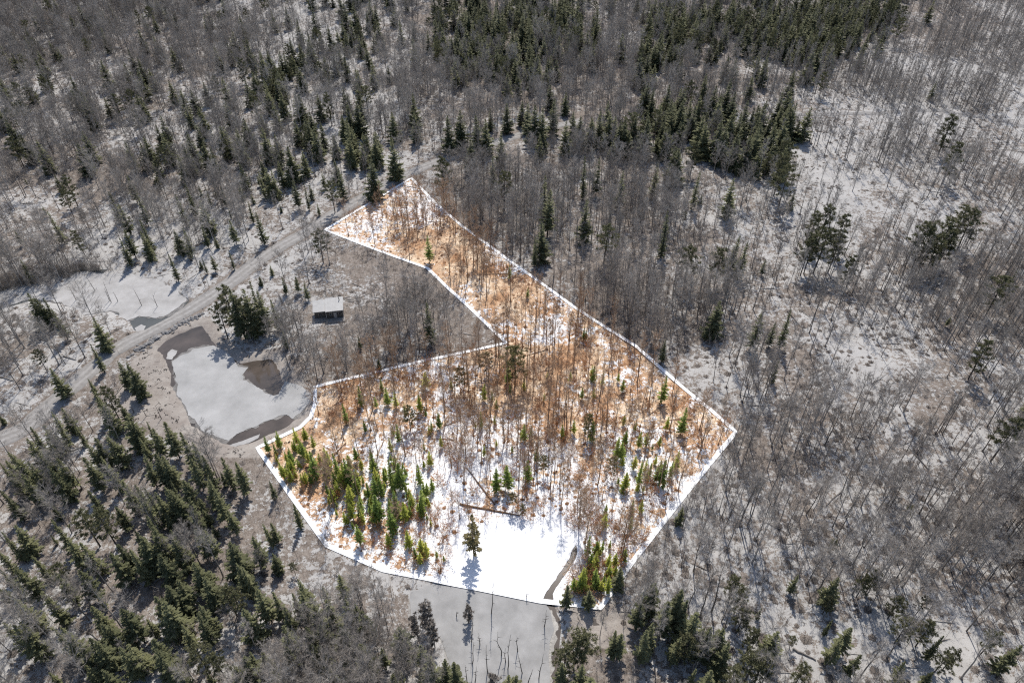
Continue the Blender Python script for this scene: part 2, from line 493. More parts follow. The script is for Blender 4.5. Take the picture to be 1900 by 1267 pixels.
bark_mat('bark_fir', (0.055, 0.050, 0.046), (0.10, 0.092, 0.086))
needle_mat('needles_grey_dim', (0.075, 0.083, 0.043), (0.26, 0.26, 0.132))  # outside copy of the green needles, dimming painted into the colour
needle_mat('needles_olive_dim', (0.085, 0.088, 0.046), (0.215, 0.208, 0.112))  # pine needles outside the lot, likewise dimmed by colour
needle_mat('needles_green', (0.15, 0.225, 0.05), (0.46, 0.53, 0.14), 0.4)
needle_mat('needles_yellow', (0.30, 0.36, 0.06), (0.68, 0.66, 0.16), 0.4)
needle_mat('needles_tan', (0.15, 0.125, 0.06), (0.30, 0.27, 0.12), 0.3)
needle_mat('leaf_copper', (0.42, 0.17, 0.06), (0.66, 0.33, 0.15), 0.3)
needle_mat('litter_copper', (0.22, 0.115, 0.06), (0.44, 0.26, 0.15), 0.0)
needle_mat('litter_grey', (0.095, 0.078, 0.066), (0.20, 0.172, 0.150), 0.0)  # copper litter's outside copy, with the dimming painted in
needle_mat('sedge_grey', (0.15, 0.13, 0.112), (0.27, 0.24, 0.21), 0.1)

gm.materials.append(MATS['forest_floor'])
g_ob = bpy.data.objects.new('ground', gm)
COL.objects.link(g_ob)
g_ob['kind'] = 'structure'


# ------------------------------------------------------------------ mesh helpers
class MB:
    def __init__(self):
        self.v, self.f, self.m = [], [], []

    def tri(self, a, b, c, mi=0):
        n = len(self.v)
        self.v += [tuple(a), tuple(b), tuple(c)]
        self.f.append((n, n + 1, n + 2))
        self.m.append(mi)

    def tube(self, pts, rad, sides=4, mi=0, cap=True):
        n0 = len(self.v)
        pts = [Vector(p) for p in pts]
        for i, p in enumerate(pts):
            d = (pts[min(i + 1, len(pts) - 1)] - pts[max(i - 1, 0)]).normalized()
            a = d.orthogonal().normalized()
            b = d.cross(a)
            for k in range(sides):
                t = 2 * math.pi * k / sides
                self.v.append(tuple(p + (a * math.cos(t) + b * math.sin(t)) * rad[i]))
        for i in range(len(pts) - 1):
            for k in range(sides):
                k2 = (k + 1) % sides
                self.f.append((n0 + i * sides + k, n0 + i * sides + k2, n0 + (i + 1) * sides + k2, n0 + (i + 1) * sides + k))
                self.m.append(mi)
        if cap:
            self.f.append(tuple(n0 + (len(pts) - 1) * sides + k for k in range(sides)))
            self.m.append(mi)
            self.f.append(tuple(n0 + sides - 1 - k for k in range(sides)))
            self.m.append(mi)

    def box(self, c, s, rz=0.0, mi=0):
        n0 = len(self.v)
        R = Matrix.Rotation(rz, 3, 'Z')
        for dz in (-1, 1):
            for dy in (-1, 1):
                for dx in (-1, 1):
                    self.v.append(tuple(Vector(c) + R @ Vector((dx * s[0] / 2, dy * s[1] / 2, dz * s[2] / 2))))
        for q in ((0, 2, 3, 1), (4, 5, 7, 6), (0, 1, 5, 4), (2, 6, 7, 3), (0, 4, 6, 2), (1, 3, 7, 5)):
            self.f.append(tuple(n0 + k for k in q))
            self.m.append(mi)

    def mesh(self, name, mats, smooth=False):
        me = bpy.data.meshes.new(name)
        me.from_pydata(self.v, [], self.f)
        for mt in mats:
            me.materials.append(MATS[mt])
        me.polygons.foreach_set('material_index', np.array(self.m, np.int32))
        if smooth:
            me.polygons.foreach_set('use_smooth', np.ones(len(self.f), bool))
        me.update()
        return me


def link(name, me, parent=None, loc=None):
    o = bpy.data.objects.new(name, me)
    COL.objects.link(o)
    if parent:
        o.parent = parent
    if loc is not None:
        o.location = loc
    return o


def tag(o, label, cat, group=None):
    o['label'] = label
    o['category'] = cat
    if group:
        o['group'] = group
    return o


# ------------------------------------------------------------------ roads, ponds, ice
def smooth_line(pts, n=6):
    p = np.array(pts)
    out = []
    for i in range(len(p) - 1):
        p0, p1, p2, p3 = p[max(i - 1, 0)], p[i], p[i + 1], p[min(i + 2, len(p) - 1)]
        for t in np.arange(n) / n:
            out.append(0.5 * ((2 * p1) + (-p0 + p2) * t + (2 * p0 - 5 * p1 + 4 * p2 - p3) * t * t + (-p0 + 3 * p1 - 3 * p2 + p3) * t ** 3))
    out.append(p[-1])
    return np.array(out)


def strip(name, pts, width, mat, crown=0.12, lift=0.03, cross=6, n=6, wob=0.0):
    p = smooth_line(pts, n)
    d = np.gradient(p, axis=0)
    d /= np.linalg.norm(d, axis=1)[:, None] + 1e-9
    nor = np.stack([-d[:, 1], d[:, 0]], 1)
    vs, fs, across = [], [], []
    for k in range(cross + 1):
        s = (k / cross - 0.5) * 2
        edge = p + nor * (s * (width / 2 + wob * vnoise(p[:, 0] / 3 + 50 * (s > 0), p[:, 1] / 3, 41) * abs(s)))[:, None]
        z = height(edge[:, 0], edge[:, 1]) + lift + crown * (1 - abs(s) ** 3)
        if abs(s) > 0.99:
            z = z - 0.25
        vs.append(np.column_stack([edge, z]))
        across.append(np.full(len(p), s * width / 2))
    L = len(p)
    V = np.concatenate(vs)
    for k in range(cross):
        for i in range(L - 1):
            fs.append((k * L + i, (k + 1) * L + i, (k + 1) * L + i + 1, k * L + i + 1)[::-1])
    me = bpy.data.meshes.new(name)
    me.from_pydata([tuple(q) for q in V], [], fs)
    me.materials.append(MATS[mat])
    attr(me, 'across', np.concatenate(across))
    me.polygons.foreach_set('use_smooth', np.ones(len(fs), bool))
    o = link(name, me)
    o['kind'] = 'structure'
    return o


strip('gravel_road', ROAD, 6.0, 'gravel', 0.10, 0.10, 16, 8, 1.0)
CREEK = gpts(zone([(-60, 250), (60, 235), (150, 200), (250, 172), (330, 165), (420, 138), (560, 120), (640, 108), (760, 92), (880, 108)], *Z3))
strip('creek_water', CREEK, 2.6, 'wetland_water', 0.0, 0.16, 4, 8, 2.4)
strip('dirt_track', TRACK, 4.2, 'track_dirt', 0.03, 0.12, 6, 10, 2.0)
strip('forest_trail', TRAIL, 2.2, 'track_dirt', 0.02, 0.10, 4, 10, 1.6)


def sheet(name, poly, z, mat, thick=0.0, ragged=0.0, step=0.7, kind='structure', seed=0):
    """a flat sheet with an outline; ice gets a ragged edge and a thickness"""
    p = np.array(poly, float)
    out = []
    n = len(p)
    for i in range(n):
        a, b = p[i], p[(i + 1) % n]
        k = max(1, int(np.hypot(*(b - a)) / step))
        for t in range(k):
            out.append(a + (b - a) * t / k)
    q = np.array(out)
    if ragged:
        q[:, 0] += ragged * (vnoise(q[:, 0] / 1.7, q[:, 1] / 1.7, 51 + seed) * 2 + vnoise(q[:, 0] / .6, q[:, 1] / .6, 52 + seed))
        q[:, 1] += ragged * (vnoise(q[:, 0] / 1.7, q[:, 1] / 1.7, 53 + seed) * 2 + vnoise(q[:, 0] / .6, q[:, 1] / .6, 54 + seed))
    m = len(q)
    V = [(x, y, z) for x, y in q]
    F = [tuple(range(m))]
    if thick:
        V += [(x, y, z - thick) for x, y in q]
        F += [(i, i + m, (i + 1) % m + m, (i + 1) % m) for i in range(m)]
    me = bpy.data.meshes.new(name)
    me.from_pydata(V, [], F)
    me.materials.append(MATS[mat])
    me.update()
    if me.polygons[0].normal.z < 0:
        me.flip_normals()
    o = link(name, me)
    o['kind'] = kind
    return o


def grow(poly, r):
    p = np.array(poly)
    c = p.mean(0)
    d = p - c
    return c + d * (1 + r / (np.linalg.norm(d, axis=1)[:, None] + 1e-6))


sheet('pond_water', grow(POND_A, 2.0), -0.38, 'pond_water')
sheet('wetland_water', grow(WET, 1.5), -0.36, 'wetland_water')
sheet('lower_pond_water', grow(POND_B, 1.5), -0.40, 'pond_water')
sheet('mud_pool_water', grow(MUDPOOL, 1.0), -0.22, 'pond_water')
simple_mat('slush', (0.085, 0.075, 0.066), (0.24, 0.226, 0.21), 0.9, 0.4, 0.3, 0.4, 8)
sheet('pond_slush', grow(gpts(ICE_A_PX), .7), -0.345, 'slush', 0.03, 0.75, 0.4, seed=11)
sheet('wetland_slush', grow(gpts(ICE_W_PX), .8), -0.33, 'slush', 0.03, 0.9, 0.5, seed=12)
sheet('lower_pond_slush', grow(gpts(ICE_B_OUT_PX), .7), -0.36, 'slush', 0.03, 0.7, 0.4, seed=13)
sheet('pond_ice', gpts(ICE_A_PX), -0.30, 'grey_ice', 0.1, 0.32, 0.5, seed=1)
sheet('ice_floe', gpts(FLOE1_PX), -0.31, 'wet_ice', 0.1, 0.3, 0.4, seed=2)
sheet('ice_floe', gpts(FLOE2_PX), -0.31, 'wet_ice', 0.1, 0.25, 0.4, seed=3)
sheet('wetland_ice', gpts(ICE_W_PX), -0.28, 'wet_ice', 0.1, 0.6, 0.8, seed=4)
sheet('ice_floe', gpts(FLOE3_PX), -0.29, 'wet_ice', 0.1, 0.3, 0.5, seed=5)
sheet('lower_pond_ice', gpts(ICE_B_IN_PX), -0.30, 'white_ice', 0.1, 0.22, 0.5, seed=6)
sheet('lower_pond_ice', gpts(ICE_B_OUT_PX), -0.304, 'streaked_ice_dim', 0.1, 0.22, 0.5, seed=7)


# ------------------------------------------------------------------ tree prototypes
def rdir(r, az, el):
    return Vector((math.cos(az) * math.cos(el), math.sin(az) * math.cos(el), math.sin(el)))


def bare_proto(seed, H, first, spread, limbs, up, twig_n, twig_w, lean=0.03):
    """trunk builder and crown builder of a leafless tree"""
    r = random.Random(seed)
    T, C = MB(), MB()
    n = 8
    x = y = 0.0
    pts = []
    for i in range(n + 1):
        t = i / n
        pts.append(Vector((x, y, H * 0.97 * t)))
        x += r.uniform(-1, 1) * H * 0.007 + lean * H / n * r.uniform(-.5, 1)
        y += r.uniform(-1, 1) * H * 0.007
    r0 = H * 0.0088
    rad = [r0 * (1.25 if i == 0 else 1.0) * (1 - 0.9 * (i / n) ** 1.1) + 0.008 for i in range(n + 1)]
    T.tube([pts[0] - Vector((0, 0, 0.5))] + pts, [rad[0] * 1.1] + rad, 5)

    def at(t):
        k = min(int(t * n), n - 1)
        f = t * n - k
        return pts[k].lerp(pts[k + 1], f), rad[k] * (1 - f) + rad[k + 1] * f

    def twigs(p, d, L, cnt):
        for _ in range(cnt):
            dd = (d + Vector((r.gauss(0, .55), r.gauss(0, .55), r.gauss(0.12, .45)))).normalized()
            l = L * r.uniform(0.5, 1.2)
            e = p + dd * l
            s = dd.orthogonal().normalized()
            s.rotate(Matrix.Rotation(r.uniform(0, 6.28), 3, dd))
            w = twig_w * r.uniform(.7, 1.3)
            C.tri(p - s * w, p + s * w, e)
            for _k in range(2):
                q = p.lerp(e, r.uniform(.25, .75))
                d2 = (dd + Vector((r.gauss(0, .6), r.gauss(0, .6), r.gauss(0.1, .5)))).normalized()
                s2 = d2.orthogonal().normalized()
                C.tri(q - s2 * w * .6, q + s2 * w * .6, q + d2 * l * r.uniform(.35, .7))

    az = r.uniform(0, 6.28)
    for i in range(limbs):
        t = first + (0.96 - first) * ((i + r.uniform(0, 1)) / limbs)
        p, pr = at(t)
        az += 2.4 + r.uniform(-.5, .5)
        el = up + r.uniform(-.2, .25) + 0.25 * t
        L = spread * H * (0.45 + 0.55 * math.sin(math.pi * min(1, max(0, (t - first) / (1.08 - first)) * 0.85 + 0.18))) * r.uniform(.7, 1.15)
        d = rdir(r, az, el)
        lp = [p]
        for s in range(3):
            d = (d + Vector((r.gauss(0, .12), r.gauss(0, .12), .10 + r.gauss(0, .06)))).normalized()
            lp.append(lp[-1] + d * L / 3)
        lr = [max(pr * .55, .03), max(pr * .38, .025), .02, .008]
        T.tube(lp, lr, 3, cap=False)
        for j in range(6):
            f = 0.25 + 0.75 * j / 5
            k = min(int(f * 3), 2)
            q = lp[k].lerp(lp[k + 1], f * 3 - k)
            d2 = (d + Vector((r.gauss(0, .6), r.gauss(0, .6), r.gauss(.1, .35)))).normalized()
            l2 = L * r.uniform(.25, .5) * (1.15 - .5 * f)
            e2 = q + d2 * l2
            C.tube([q, q.lerp(e2, .5) + Vector((r.gauss(0, .05), r.gauss(0, .05), .04)), e2], [.022, .016, .006], 3, cap=False)
            for g in (.3, .55, .8, 1.0):
                twigs(q.lerp(e2, g), d2, min(1.3, .35 + .45 * l2), twig_n)
    twigs(pts[-1], Vector((0, 0, 1)), .8, 4)
    return T, C


def fir_proto(seed, H, R, first=0.12, droop=0.35, gap=0.42, dens=6, jag=1.0):
    """spruce or fir: whorls of drooping sprays on a straight stem"""
    r = random.Random(seed)
    T, C = MB(), MB()
    T.tube([(0, 0, -.4), (0, 0, H * .35), (r.uniform(-.1, .1), r.uniform(-.1, .1), H * .98)], [H * .013, H * .0095, .015], 5)
    z = H * first
    while z < H * 0.985:
        t = (z / H - first) / (1 - first)
        rad = R * ((1 - t) ** 0.85) * (0.75 + 0.25 * min(1, t * 6)) + 0.10
        n = max(4, int(dens * (0.65 + .5 * (1 - t))))
        a0 = r.uniform(0, 6.28)
        for k in range(n):
            if r.random() < .17:
                continue
            az = a0 + 6.283 * k / n + r.uniform(-.35, .35)
            L = rad * r.uniform(.55, 1.22) * (1 if r.random() < .8 else .55)
            el = 0.30 * t + .12 - droop * (1 - t) * r.uniform(.5, 1.3)
            d = rdir(r, az, el)
            side = Vector((-math.sin(az), math.cos(az), 0))
            p0 = Vector((0, 0, z + r.uniform(-.15, .15)))
            m = max(2, int(L / .38))
            w = .17 + .12 * L
            for j in range(m):
                f = (j + .45) / m
                q = p0 + d * (L * f) + Vector((0, 0, .10 * L * f * f))
                ll = (L * .34 + .16) * (1.15 - .55 * f) * r.uniform(.7, 1.3) * jag
                for sgn in (-1, 1):
                    dd = (d * .8 + side * sgn * r.uniform(.35, .95) + Vector((0, 0, r.uniform(-.55, .10)))).normalized()
                    nn = dd.cross(Vector((0, 0, 1)) + side * sgn * .3).normalized() * w * r.uniform(.45, .8)
                    C.tri(q - nn, q + nn, q + dd * ll)
            tip = p0 + d * L * 1.08 + Vector((0, 0, .10 * L))
            C.tri(p0 + d * L * .55 - side * w * .8, p0 + d * L * .55 + side * w * .8, tip)
        z += gap * r.uniform(.75, 1.2) * (0.6 + .5 * (1 - t))
    for k in range(4):
        az = k * 1.57
        s = Vector((math.cos(az), math.sin(az), 0)) * .10
        C.tri(Vector((0, 0, H * .955)) + s, Vector((0, 0, H * .955)) - s * .5, (0, 0, H * 1.01))
    return T, C


def pine_proto(seed, H, R, first=0.35, tuft=0.55, clumps=26):
    """pine: rising limbs that end in rounded tufts, open between them"""
    r = random.Random(seed)
    T, C = MB(), MB()
    T.tube([(0, 0, -.4), (.1, 0, H * .4), (r.uniform(-.3, .3), r.uniform(-.3, .3), H * .97)], [H * .015, H * .011, .02], 5)
    az = 0
    for i in range(clumps):
        t = first + (1 - first) * (i + r.uniform(0, .8)) / clumps
        az += 2.4 + r.uniform(-.4, .4)
        tt = (t - first) / (1 - first)
        L = R * (math.sin(math.pi * (0.22 + .72 * tt)) ** .8) * r.uniform(.6, 1.15)
        d = rdir(r, az, r.uniform(.0, .5))
        p = Vector((0, 0, H * t * .97))
        e = p + d * L
        T.tube([p, p.lerp(e, .6) - Vector((0, 0, .1)), e], [.06, .035, .012], 3, cap=False)
        for f in (.45, .7, .9, 1.05):
            c0 = p.lerp(e, f) + Vector((r.gauss(0, .25), r.gauss(0, .25), r.gauss(.1, .15)))
            for k in range(22):
                dd = Vector((r.gauss(0, 1), r.gauss(0, 1), r.gauss(.35, .8))).normalized()
                s = dd.orthogonal().normalized()
                s.rotate(Matrix.Rotation(r.uniform(0, 6.28), 3, dd))
                o0 = c0 + dd * r.uniform(.0, .25)
                ww = .10 * r.uniform(.6, 1.5)
                C.tri(o0 - s * ww, o0 + s * ww, o0 + dd * tuft * r.uniform(.6, 1.5))
    return T, C


def shrub_proto(seed, H, R, stems, mi_leaf=False):
    r = random.Random(seed)
    C = MB()
    for i in range(stems):
        az, el = r.uniform(0, 6.28), r.uniform(.75, 1.45)
        d = rdir(r, az, el)
        p = Vector((r.gauss(0, .15 * R), r.gauss(0, .15 * R), -.1))
        e = p + d * H * r.uniform(.6, 1.1)
        C.tube([p, e], [.022, .006], 3, cap=False)
        for k in range(9):
            q = p.lerp(e, r.uniform(.3, 1))
            d2 = (d + Vector((r.gauss(0, .6), r.gauss(0, .6), r.gauss(.1, .4)))).normalized()
            s = d2.orthogonal().normalized()
            C.tri(q - s * .016, q + s * .016, q + d2 * H * r.uniform(.2, .45))
            if mi_leaf and r.random() < .8:
                for _ in range(2):
                    c0 = q + d2 * H * r.uniform(.05, .4)
                    a = Vector((r.gauss(0, 1), r.gauss(0, 1), r.gauss(0, 1))).normalized() * .12
                    b = a.orthogonal().normalized() * .09
                    C.tri(c0 - a, c0 + a, c0 + b, 1)
    return C


def mound_proto(seed, R, hgt):
    """a hummock of leaf litter round a stem, bare of snow"""
    r = random.Random(seed)
    C = MB()
    k = 13
    rings = ((1.0, -.12), (.82, .18), (.5, .75), (.0, 1.0))
    base = [r.uniform(.7, 1.25) for _ in range(k)]
    idx = []
    for f, z in rings[:-1]:
        row = []
        for i in range(k):
            a = 6.283 * i / k
            rr = R * f * (base[i] * .7 + .3) * r.uniform(.93, 1.07)
            row.append(len(C.v))
            C.v.append((math.cos(a) * rr, math.sin(a) * rr, hgt * z * r.uniform(.85, 1.15) if z > 0 else z))
        idx.append(row)
    top = len(C.v)
    C.v.append((0, 0, hgt))
    for a_, b_ in zip(idx[:-1], idx[1:]):
        for i in range(k):
            C.f.append((a_[i], a_[(i + 1) % k], b_[(i + 1) % k], b_[i]))
            C.m.append(0)
    for i in range(k):
        C.f.append((idx[-1][i], idx[-1][(i + 1) % k], top))
        C.m.append(0)
    for i in range(26):
        a = r.uniform(0, 6.28)
        f = r.uniform(0, .9)
        p = Vector((math.cos(a) * R * f, math.sin(a) * R * f, hgt * (1 - f * f)))
        d = Vector((math.cos(a) * .8, math.sin(a) * .8, r.uniform(.3, 1.2))).normalized() * R * r.uniform(.25, .5)
        s = Vector((-math.sin(a), math.cos(a), 0)) * .05
        C.tri(p - s, p + s, p + d, 0)
    return C


PROTO = {}


def keep_proto(kind, builders, trunk_mat, crown_mat):
    lst = []
    for T, C in builders:
        tm = T.mesh(kind + '_trunk', [trunk_mat])
        cm = C.mesh(kind + '_crown', [crown_mat])
        J = MB()
        J.v = list(T.v) + list(C.v)
        J.f = list(T.f) + [tuple(i + len(T.v) for i in f) for f in C.f]
        J.m = [0] * len(T.f) + [1] * len(C.f)
        lst.append((tm, cm, J.mesh(kind + '_whole', [trunk_mat, crown_mat])))
    PROTO[kind] = lst


maple = [bare_proto(100 + i, 15, .24 + .04 * (i % 4), .23 + .03 * (i % 3), 17 + i % 4, .55 + .08 * (i % 3), 5, .0115) for i in range(8)]
pole = [bare_proto(200 + i, 16.5, .40 + .05 * (i % 4), .13 + .02 * (i % 3), 12 + i % 3, .80, 3, .012) for i in range(8)]
keep_proto('maple_out', maple, 'bark_grey_dim', 'twig_grey_dim')
keep_proto('maple_in', maple, 'bark_warm', 'twig_warm')
keep_proto('pole_out', pole, 'bark_grey_dim', 'twig_grey_dim')
keep_proto('pole_in', pole, 'bark_warm', 'twig_warm')
fir = [fir_proto(300 + i, 14, 2.25 + .18 * (i % 3), .10 + .05 * (i % 3), .35, .42, 6) for i in range(6)]
firn = [fir_proto(340 + i, 14, 1.6 + .15 * i, .08, .4, .40, 6) for i in range(3)]
hem_near = [fir_proto(370 + i, 14, 2.7 + .2 * i, .05, .25, .5, 7, 1.15) for i in range(3)]
keep_proto('fir_out', fir + firn + hem_near, 'bark_fir', 'needles_grey_dim')
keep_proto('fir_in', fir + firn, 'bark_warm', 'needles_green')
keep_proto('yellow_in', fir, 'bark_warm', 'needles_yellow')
pine = [pine_proto(400 + i, 15, 2.9 + .3 * i, .22 + .06 * i) for i in range(4)]
keep_proto('cedar_in', [fir_proto(380, 14, 2.0, .22, .25, .62, 5, 1.0)], 'bark_warm', 'needles_tan')
hem = [fir_proto(360 + i, 14, 3.0 + .3 * (i % 3), .06, .30, .46, 8, 1.1) for i in range(5)]
keep_proto('hemlock_out', hem, 'bark_fir', 'needles_grey_dim')
keep_proto('pine_out', pine, 'bark_fir', 'needles_olive_dim')
keep_proto('pine_in', pine, 'bark_warm', 'needles_tan')
keep_proto('tamarack_out', [pine_proto(450 + i, 11, 1.3, .15, .4, 20) for i in range(2)], 'bark_grey_dim', 'sedge_grey')
HREF = {'maple': 15.0, 'pole': 16.5, 'fir': 14.0, 'yellow': 14.0, 'pine': 15.0, 'tamarack': 11.0, 'cedar': 14.0, 'hemlock': 14.0}

# ------------------------------------------------------------------ where the conifers stand: (tip x, tip y[, height]) read off nine enlarged views of the photograph
S9 = 0.33935
TIPS = [
    (0, 0, 11.0, 'A', '490,95p 735,60p 895,25 830,75 1110,65 1340,40p 265,225 205,280 310,260 460,215p 245,410p 460,480 755,445p 700,490p 1110,450 1010,570 1415,270 1380,390 1470,390 1460,300 1550,290 1590,290 1610,500 1680,235 1745,170 1840,165 1820,300 1770,310 1850,260 1240,230 1490,570 1610,660 1750,670 1820,735 1500,740 1650,820 1735,520 1105,780 1200,750p 1305,880 870,800p 765,780 680,770 850,680 690,950 590,1040 645,1110 740,1050 960,1060 1010,1000 1095,1100 1410,930 1480,920 1450,910 1520,880 1600,980 1660,1000 1800,990p 1850,920 1400,1160 770,1200 330,1030p 265,1150 345,950p 30,600p 1230,560 930,250 1170,250 720,590p 130,120p 60,180p 1560,40 380,500p'),
    (630, 0, 14.5, 'B', '20,0 70,10 160,0 550,30 620,0 690,60 740,20 800,0 690,140 545,110 840,110 770,200 860,250 945,150 1000,90 1020,50 1065,60 1110,60 1165,0 1230,0 1410,40 1360,160 1390,220 1550,180 1650,280 1700,60 1750,40 1800,70 1850,100 1690,190 1760,180 1850,240 580,260 610,200 400,200 520,90 640,150 900,190 870,60 930,0 990,10 1170,540 1030,560 1065,570 1110,590 660,600 750,630 800,650 400,520 405,600 590,630 880,720 1280,610 1320,640 1380,640 1430,610 1470,560 1510,640 1540,660 1240,660 1620,640 1660,630 1690,640 1800,460 1870,480 1690,450 1720,480 1820,540 1760,560 1880,550 1350,840 1420,850 1550,920 1740,880 1840,790 1870,800 835,850 555,860p 900,940p 45,740 285,750 165,870 185,730 40,560 715,760 1120,960 1145,1050 1800,1160 1350,1090 1115,1230'),
    (1260, 0, 14.5, 'C', '30,20 80,20 290,40 350,60 400,140 440,70 480,80 545,20 600,60 640,90 680,130 730,10 760,50 830,60 880,30 960,50 1000,30 1090,0 1130,30 980,120 780,240 740,270 760,170 30,80 100,100 280,430 150,410 310,500 30,480 70,530 90,580 140,620 230,650 300,580 350,600 380,540 440,690 470,560 460,660 620,540 590,620 540,660 330,720 400,740 260,680 590,770p 580,840p 610,900p 300,970 110,930 1510,630p 1540,780p 830,1110p 920,1160p 1590,1110p 1390,1210p 1510,1180p 770,1140p 1640,1130p'),
    (0, 420, 10.0, 'D', '150,370 190,390 235,400 280,450 490,640 640,730 690,740 500,500 1215,310p15 1250,330,17 1360,290,17 1320,330,16 1300,380p14 1400,340,15 1180,420p12 1480,390 1540,560,7 1660,300,7 1730,20p 500,890 540,930 260,1000 270,770 150,1090 240,1070 140,1150 680,1030 720,1060 790,1070 830,1100 890,1070 470,1160 500,1140 580,1120 980,1120 1050,1180 50,1210 650,60 680,20 770,30 950,20 1000,10 920,150 400,20p 560,880p'),
    (630, 420, 9.0, 'E', '1115,0,11 1070,70,11 480,420,14 100,590,5 210,720,4 1785,610,8 1465,0p14 480,50,10 930,220,5 1030,340,4 1340,540,5 1790,820,9 920,740,7 960,640p14 250,880,6 100,870,7 190,930,4 15,970,7 310,1080,6 370,980p8 1010,1070,6 1390,1060,7 1370,1020p9 80,1210,5 165,1215,6 1530,1150,7 1550,1180,6 1080,1200,5 650,760p9 130,1060,4 1350,560,4 800,680p8 350,960,4 1050,1080,5'),
    (1260, 420, 12.5, 'F', '760,20p15 820,0p16 900,10p15 960,150p12 330,40 370,80 70,110p 240,120p 225,400 450,460 620,450 530,520,9 550,720,8 1380,20p15 1450,30p15 1520,0p15 1700,630p13 1870,1040p 40,1000,9 1800,270p14 730,60p13'),
    (0, 837, 10.0, 'G', '30,90 110,110 0,200 140,40 260,70 300,20 210,0 450,20 550,10 760,10 830,0 870,10 1030,30 1100,20 1210,30 1280,60 735,165 790,190 840,220 900,190 930,210 780,270 660,150 780,340 1010,250 1040,300 1130,150 1170,220 990,150 1070,420 1110,420 470,200,9 420,330p 520,330p 270,360 360,480 440,490 600,550 640,510 700,530 870,560 850,460 920,430 940,470 730,430 770,460 830,420 1060,600 1110,690 1250,500 1380,470 1300,620 1320,640 1440,390,8 1480,390,7 910,720 970,700 290,665 170,570,10 90,640 10,650 420,650 80,810 240,770 495,845 660,860 850,800 880,830 1090,850 1220,750p 1270,770p 1410,760 1490,770 1550,860 1340,870 1640,790 1650,720 1720,860 1740,950 1560,960 1080,900 550,940 600,960 300,980 340,980 400,1040 20,940 80,970 120,960 480,1040 440,1060 520,1030 700,1060 650,1080 1370,1100 1430,1110 1290,1180 1330,1130 1480,1200 830,1040 870,1080 1060,1070p 900,1150 1170,1130p 560,1200 980,1200 1700,960 1860,950 1790,820 1820,1230 1870,1150 1800,1190 1860,680,10 0,430 60,400 1600,290,8 1690,0,9 1820,10,10 1530,60y6 1580,40y5 1570,90y5 1760,60y6 1860,60y7'),
    (630, 837, 9.5, 'H', '175,10,8 75,110,7 175,130,8 210,130,7 265,50,9 310,60,11 425,70,7 500,145,4.5 145,170,6 290,210,11 435,210,8 265,300,11.5 190,240,9 105,240,6 435,265,6 920,70,10 855,90,8 1030,40,7 950,230p5 90,400,7 20,40,9 1660,40,11 1780,50,10 1370,460,7 1410,490,5 1610,260,5 1340,640y8 1250,730y8 1540,640y7 1480,680y6 1370,760y6 720,320c17 345,270y7 380,250,5 455,170,5 1000,290p4 500,930t11 330,970 440,1060 120,1060 30,820 90,830 120,880 480,1130 570,1130 620,1150 40,1160 1300,1000p13 1350,1010p13 1240,1060p 1330,1150 1225,1150 1540,1000,9 1510,990,9 1720,940 1690,980 1870,750,14 1800,820,14 1720,710 1650,820,9 960,1210,10 915,1210,10 840,1210t8 1860,1000 1380,1240 1270,1250 300,1230 460,830t9 410,900t8 40,180y7 1120,20p6 1500,30p7 700,830t6'),
    (1260, 837, 10.0, 'I', '10,750,15 50,800,15 100,870,15 170,950,14 240,960,12 320,690p10 360,740p9 370,860p8 455,850,4 550,970,10 500,1090p12 440,1090p12 280,1040,13 960,950,11 900,1000,11 1000,1100,8 700,1160p8 1280,910p9 1400,930p10 1460,1000,10 1370,790p6 1220,800p7 840,790p6 1090,660p7 1040,680p7 860,480p4 1280,290p4 1760,990p8 1540,1080p7 1480,1110p7 20,310,6 1880,1050 190,1180 130,960 60,1000p 330,1180p 640,1000p4'),
]


def parse_tips():
    out = []
    import re
    for ox, oy, hdef, zn, txt in TIPS:
        for tok in txt.split():
            m = re.match(r'(-?\d+),(-?\d+)(?:,([\d.]+))?(?:([pytc])([\d.]+)?)?$', tok)
            if not m:
                raise ValueError(tok)
            x, y = ox + int(m.group(1)) * S9, oy + int(m.group(2)) * S9
            k = m.group(4) or 'f'
            h = float(m.group(3) or m.group(5) or 0) or hdef * random.uniform(.95, 1.2)
            if m.group(3) or m.group(5):
                h *= .85 if zn in 'GHI' and h > 9 else 1
            out.append((x, y, h, k, zn))
    return out


def in_poly_px(u, v, poly):
    return bool(inside(np.array([u]), np.array([v]), poly)[0])


CONIFERS = []      # x, y, h, kind, inside lot
for u, v, h, k, zn in parse_tips():
    x, y = ground(u, v, h)
    x, y = float(x), float(y)
    ins = bool(inside(np.array([x]), np.array([y]), LOT)[0])
    CONIFERS.append([x, y, h, k, ins])
NEXP = len(CONIFERS)


def scatter(density, cell, seed, ulim=(-260, 2160), vlim=(-110, 1560)):
    """jittered grid points on the ground; density(u, v, x, y) in stems per square metre"""
    r = np.random.default_rng(seed)
    xs = np.arange(-460, 460, cell)
    ys = np.arange(22, 640, cell)
    X, Y = np.meshgrid(xs, ys)
    X = (X + r.uniform(0, cell, X.shape)).ravel()
    Y = (Y + r.uniform(0, cell, Y.shape)).ravel()
    u, v, d = project(X, Y, 0.0)
    ok = (u > ulim[0]) & (u < ulim[1]) & (v > vlim[0]) & (v < vlim[1]) & (d > 5)
    X, Y, u, v = X[ok], Y[ok], u[ok], v[ok]
    p = density(u, v, X, Y) * cell * cell
    k = r.uniform(0, 1, len(X)) < p
    return X[k], Y[k], u[k], v[k]


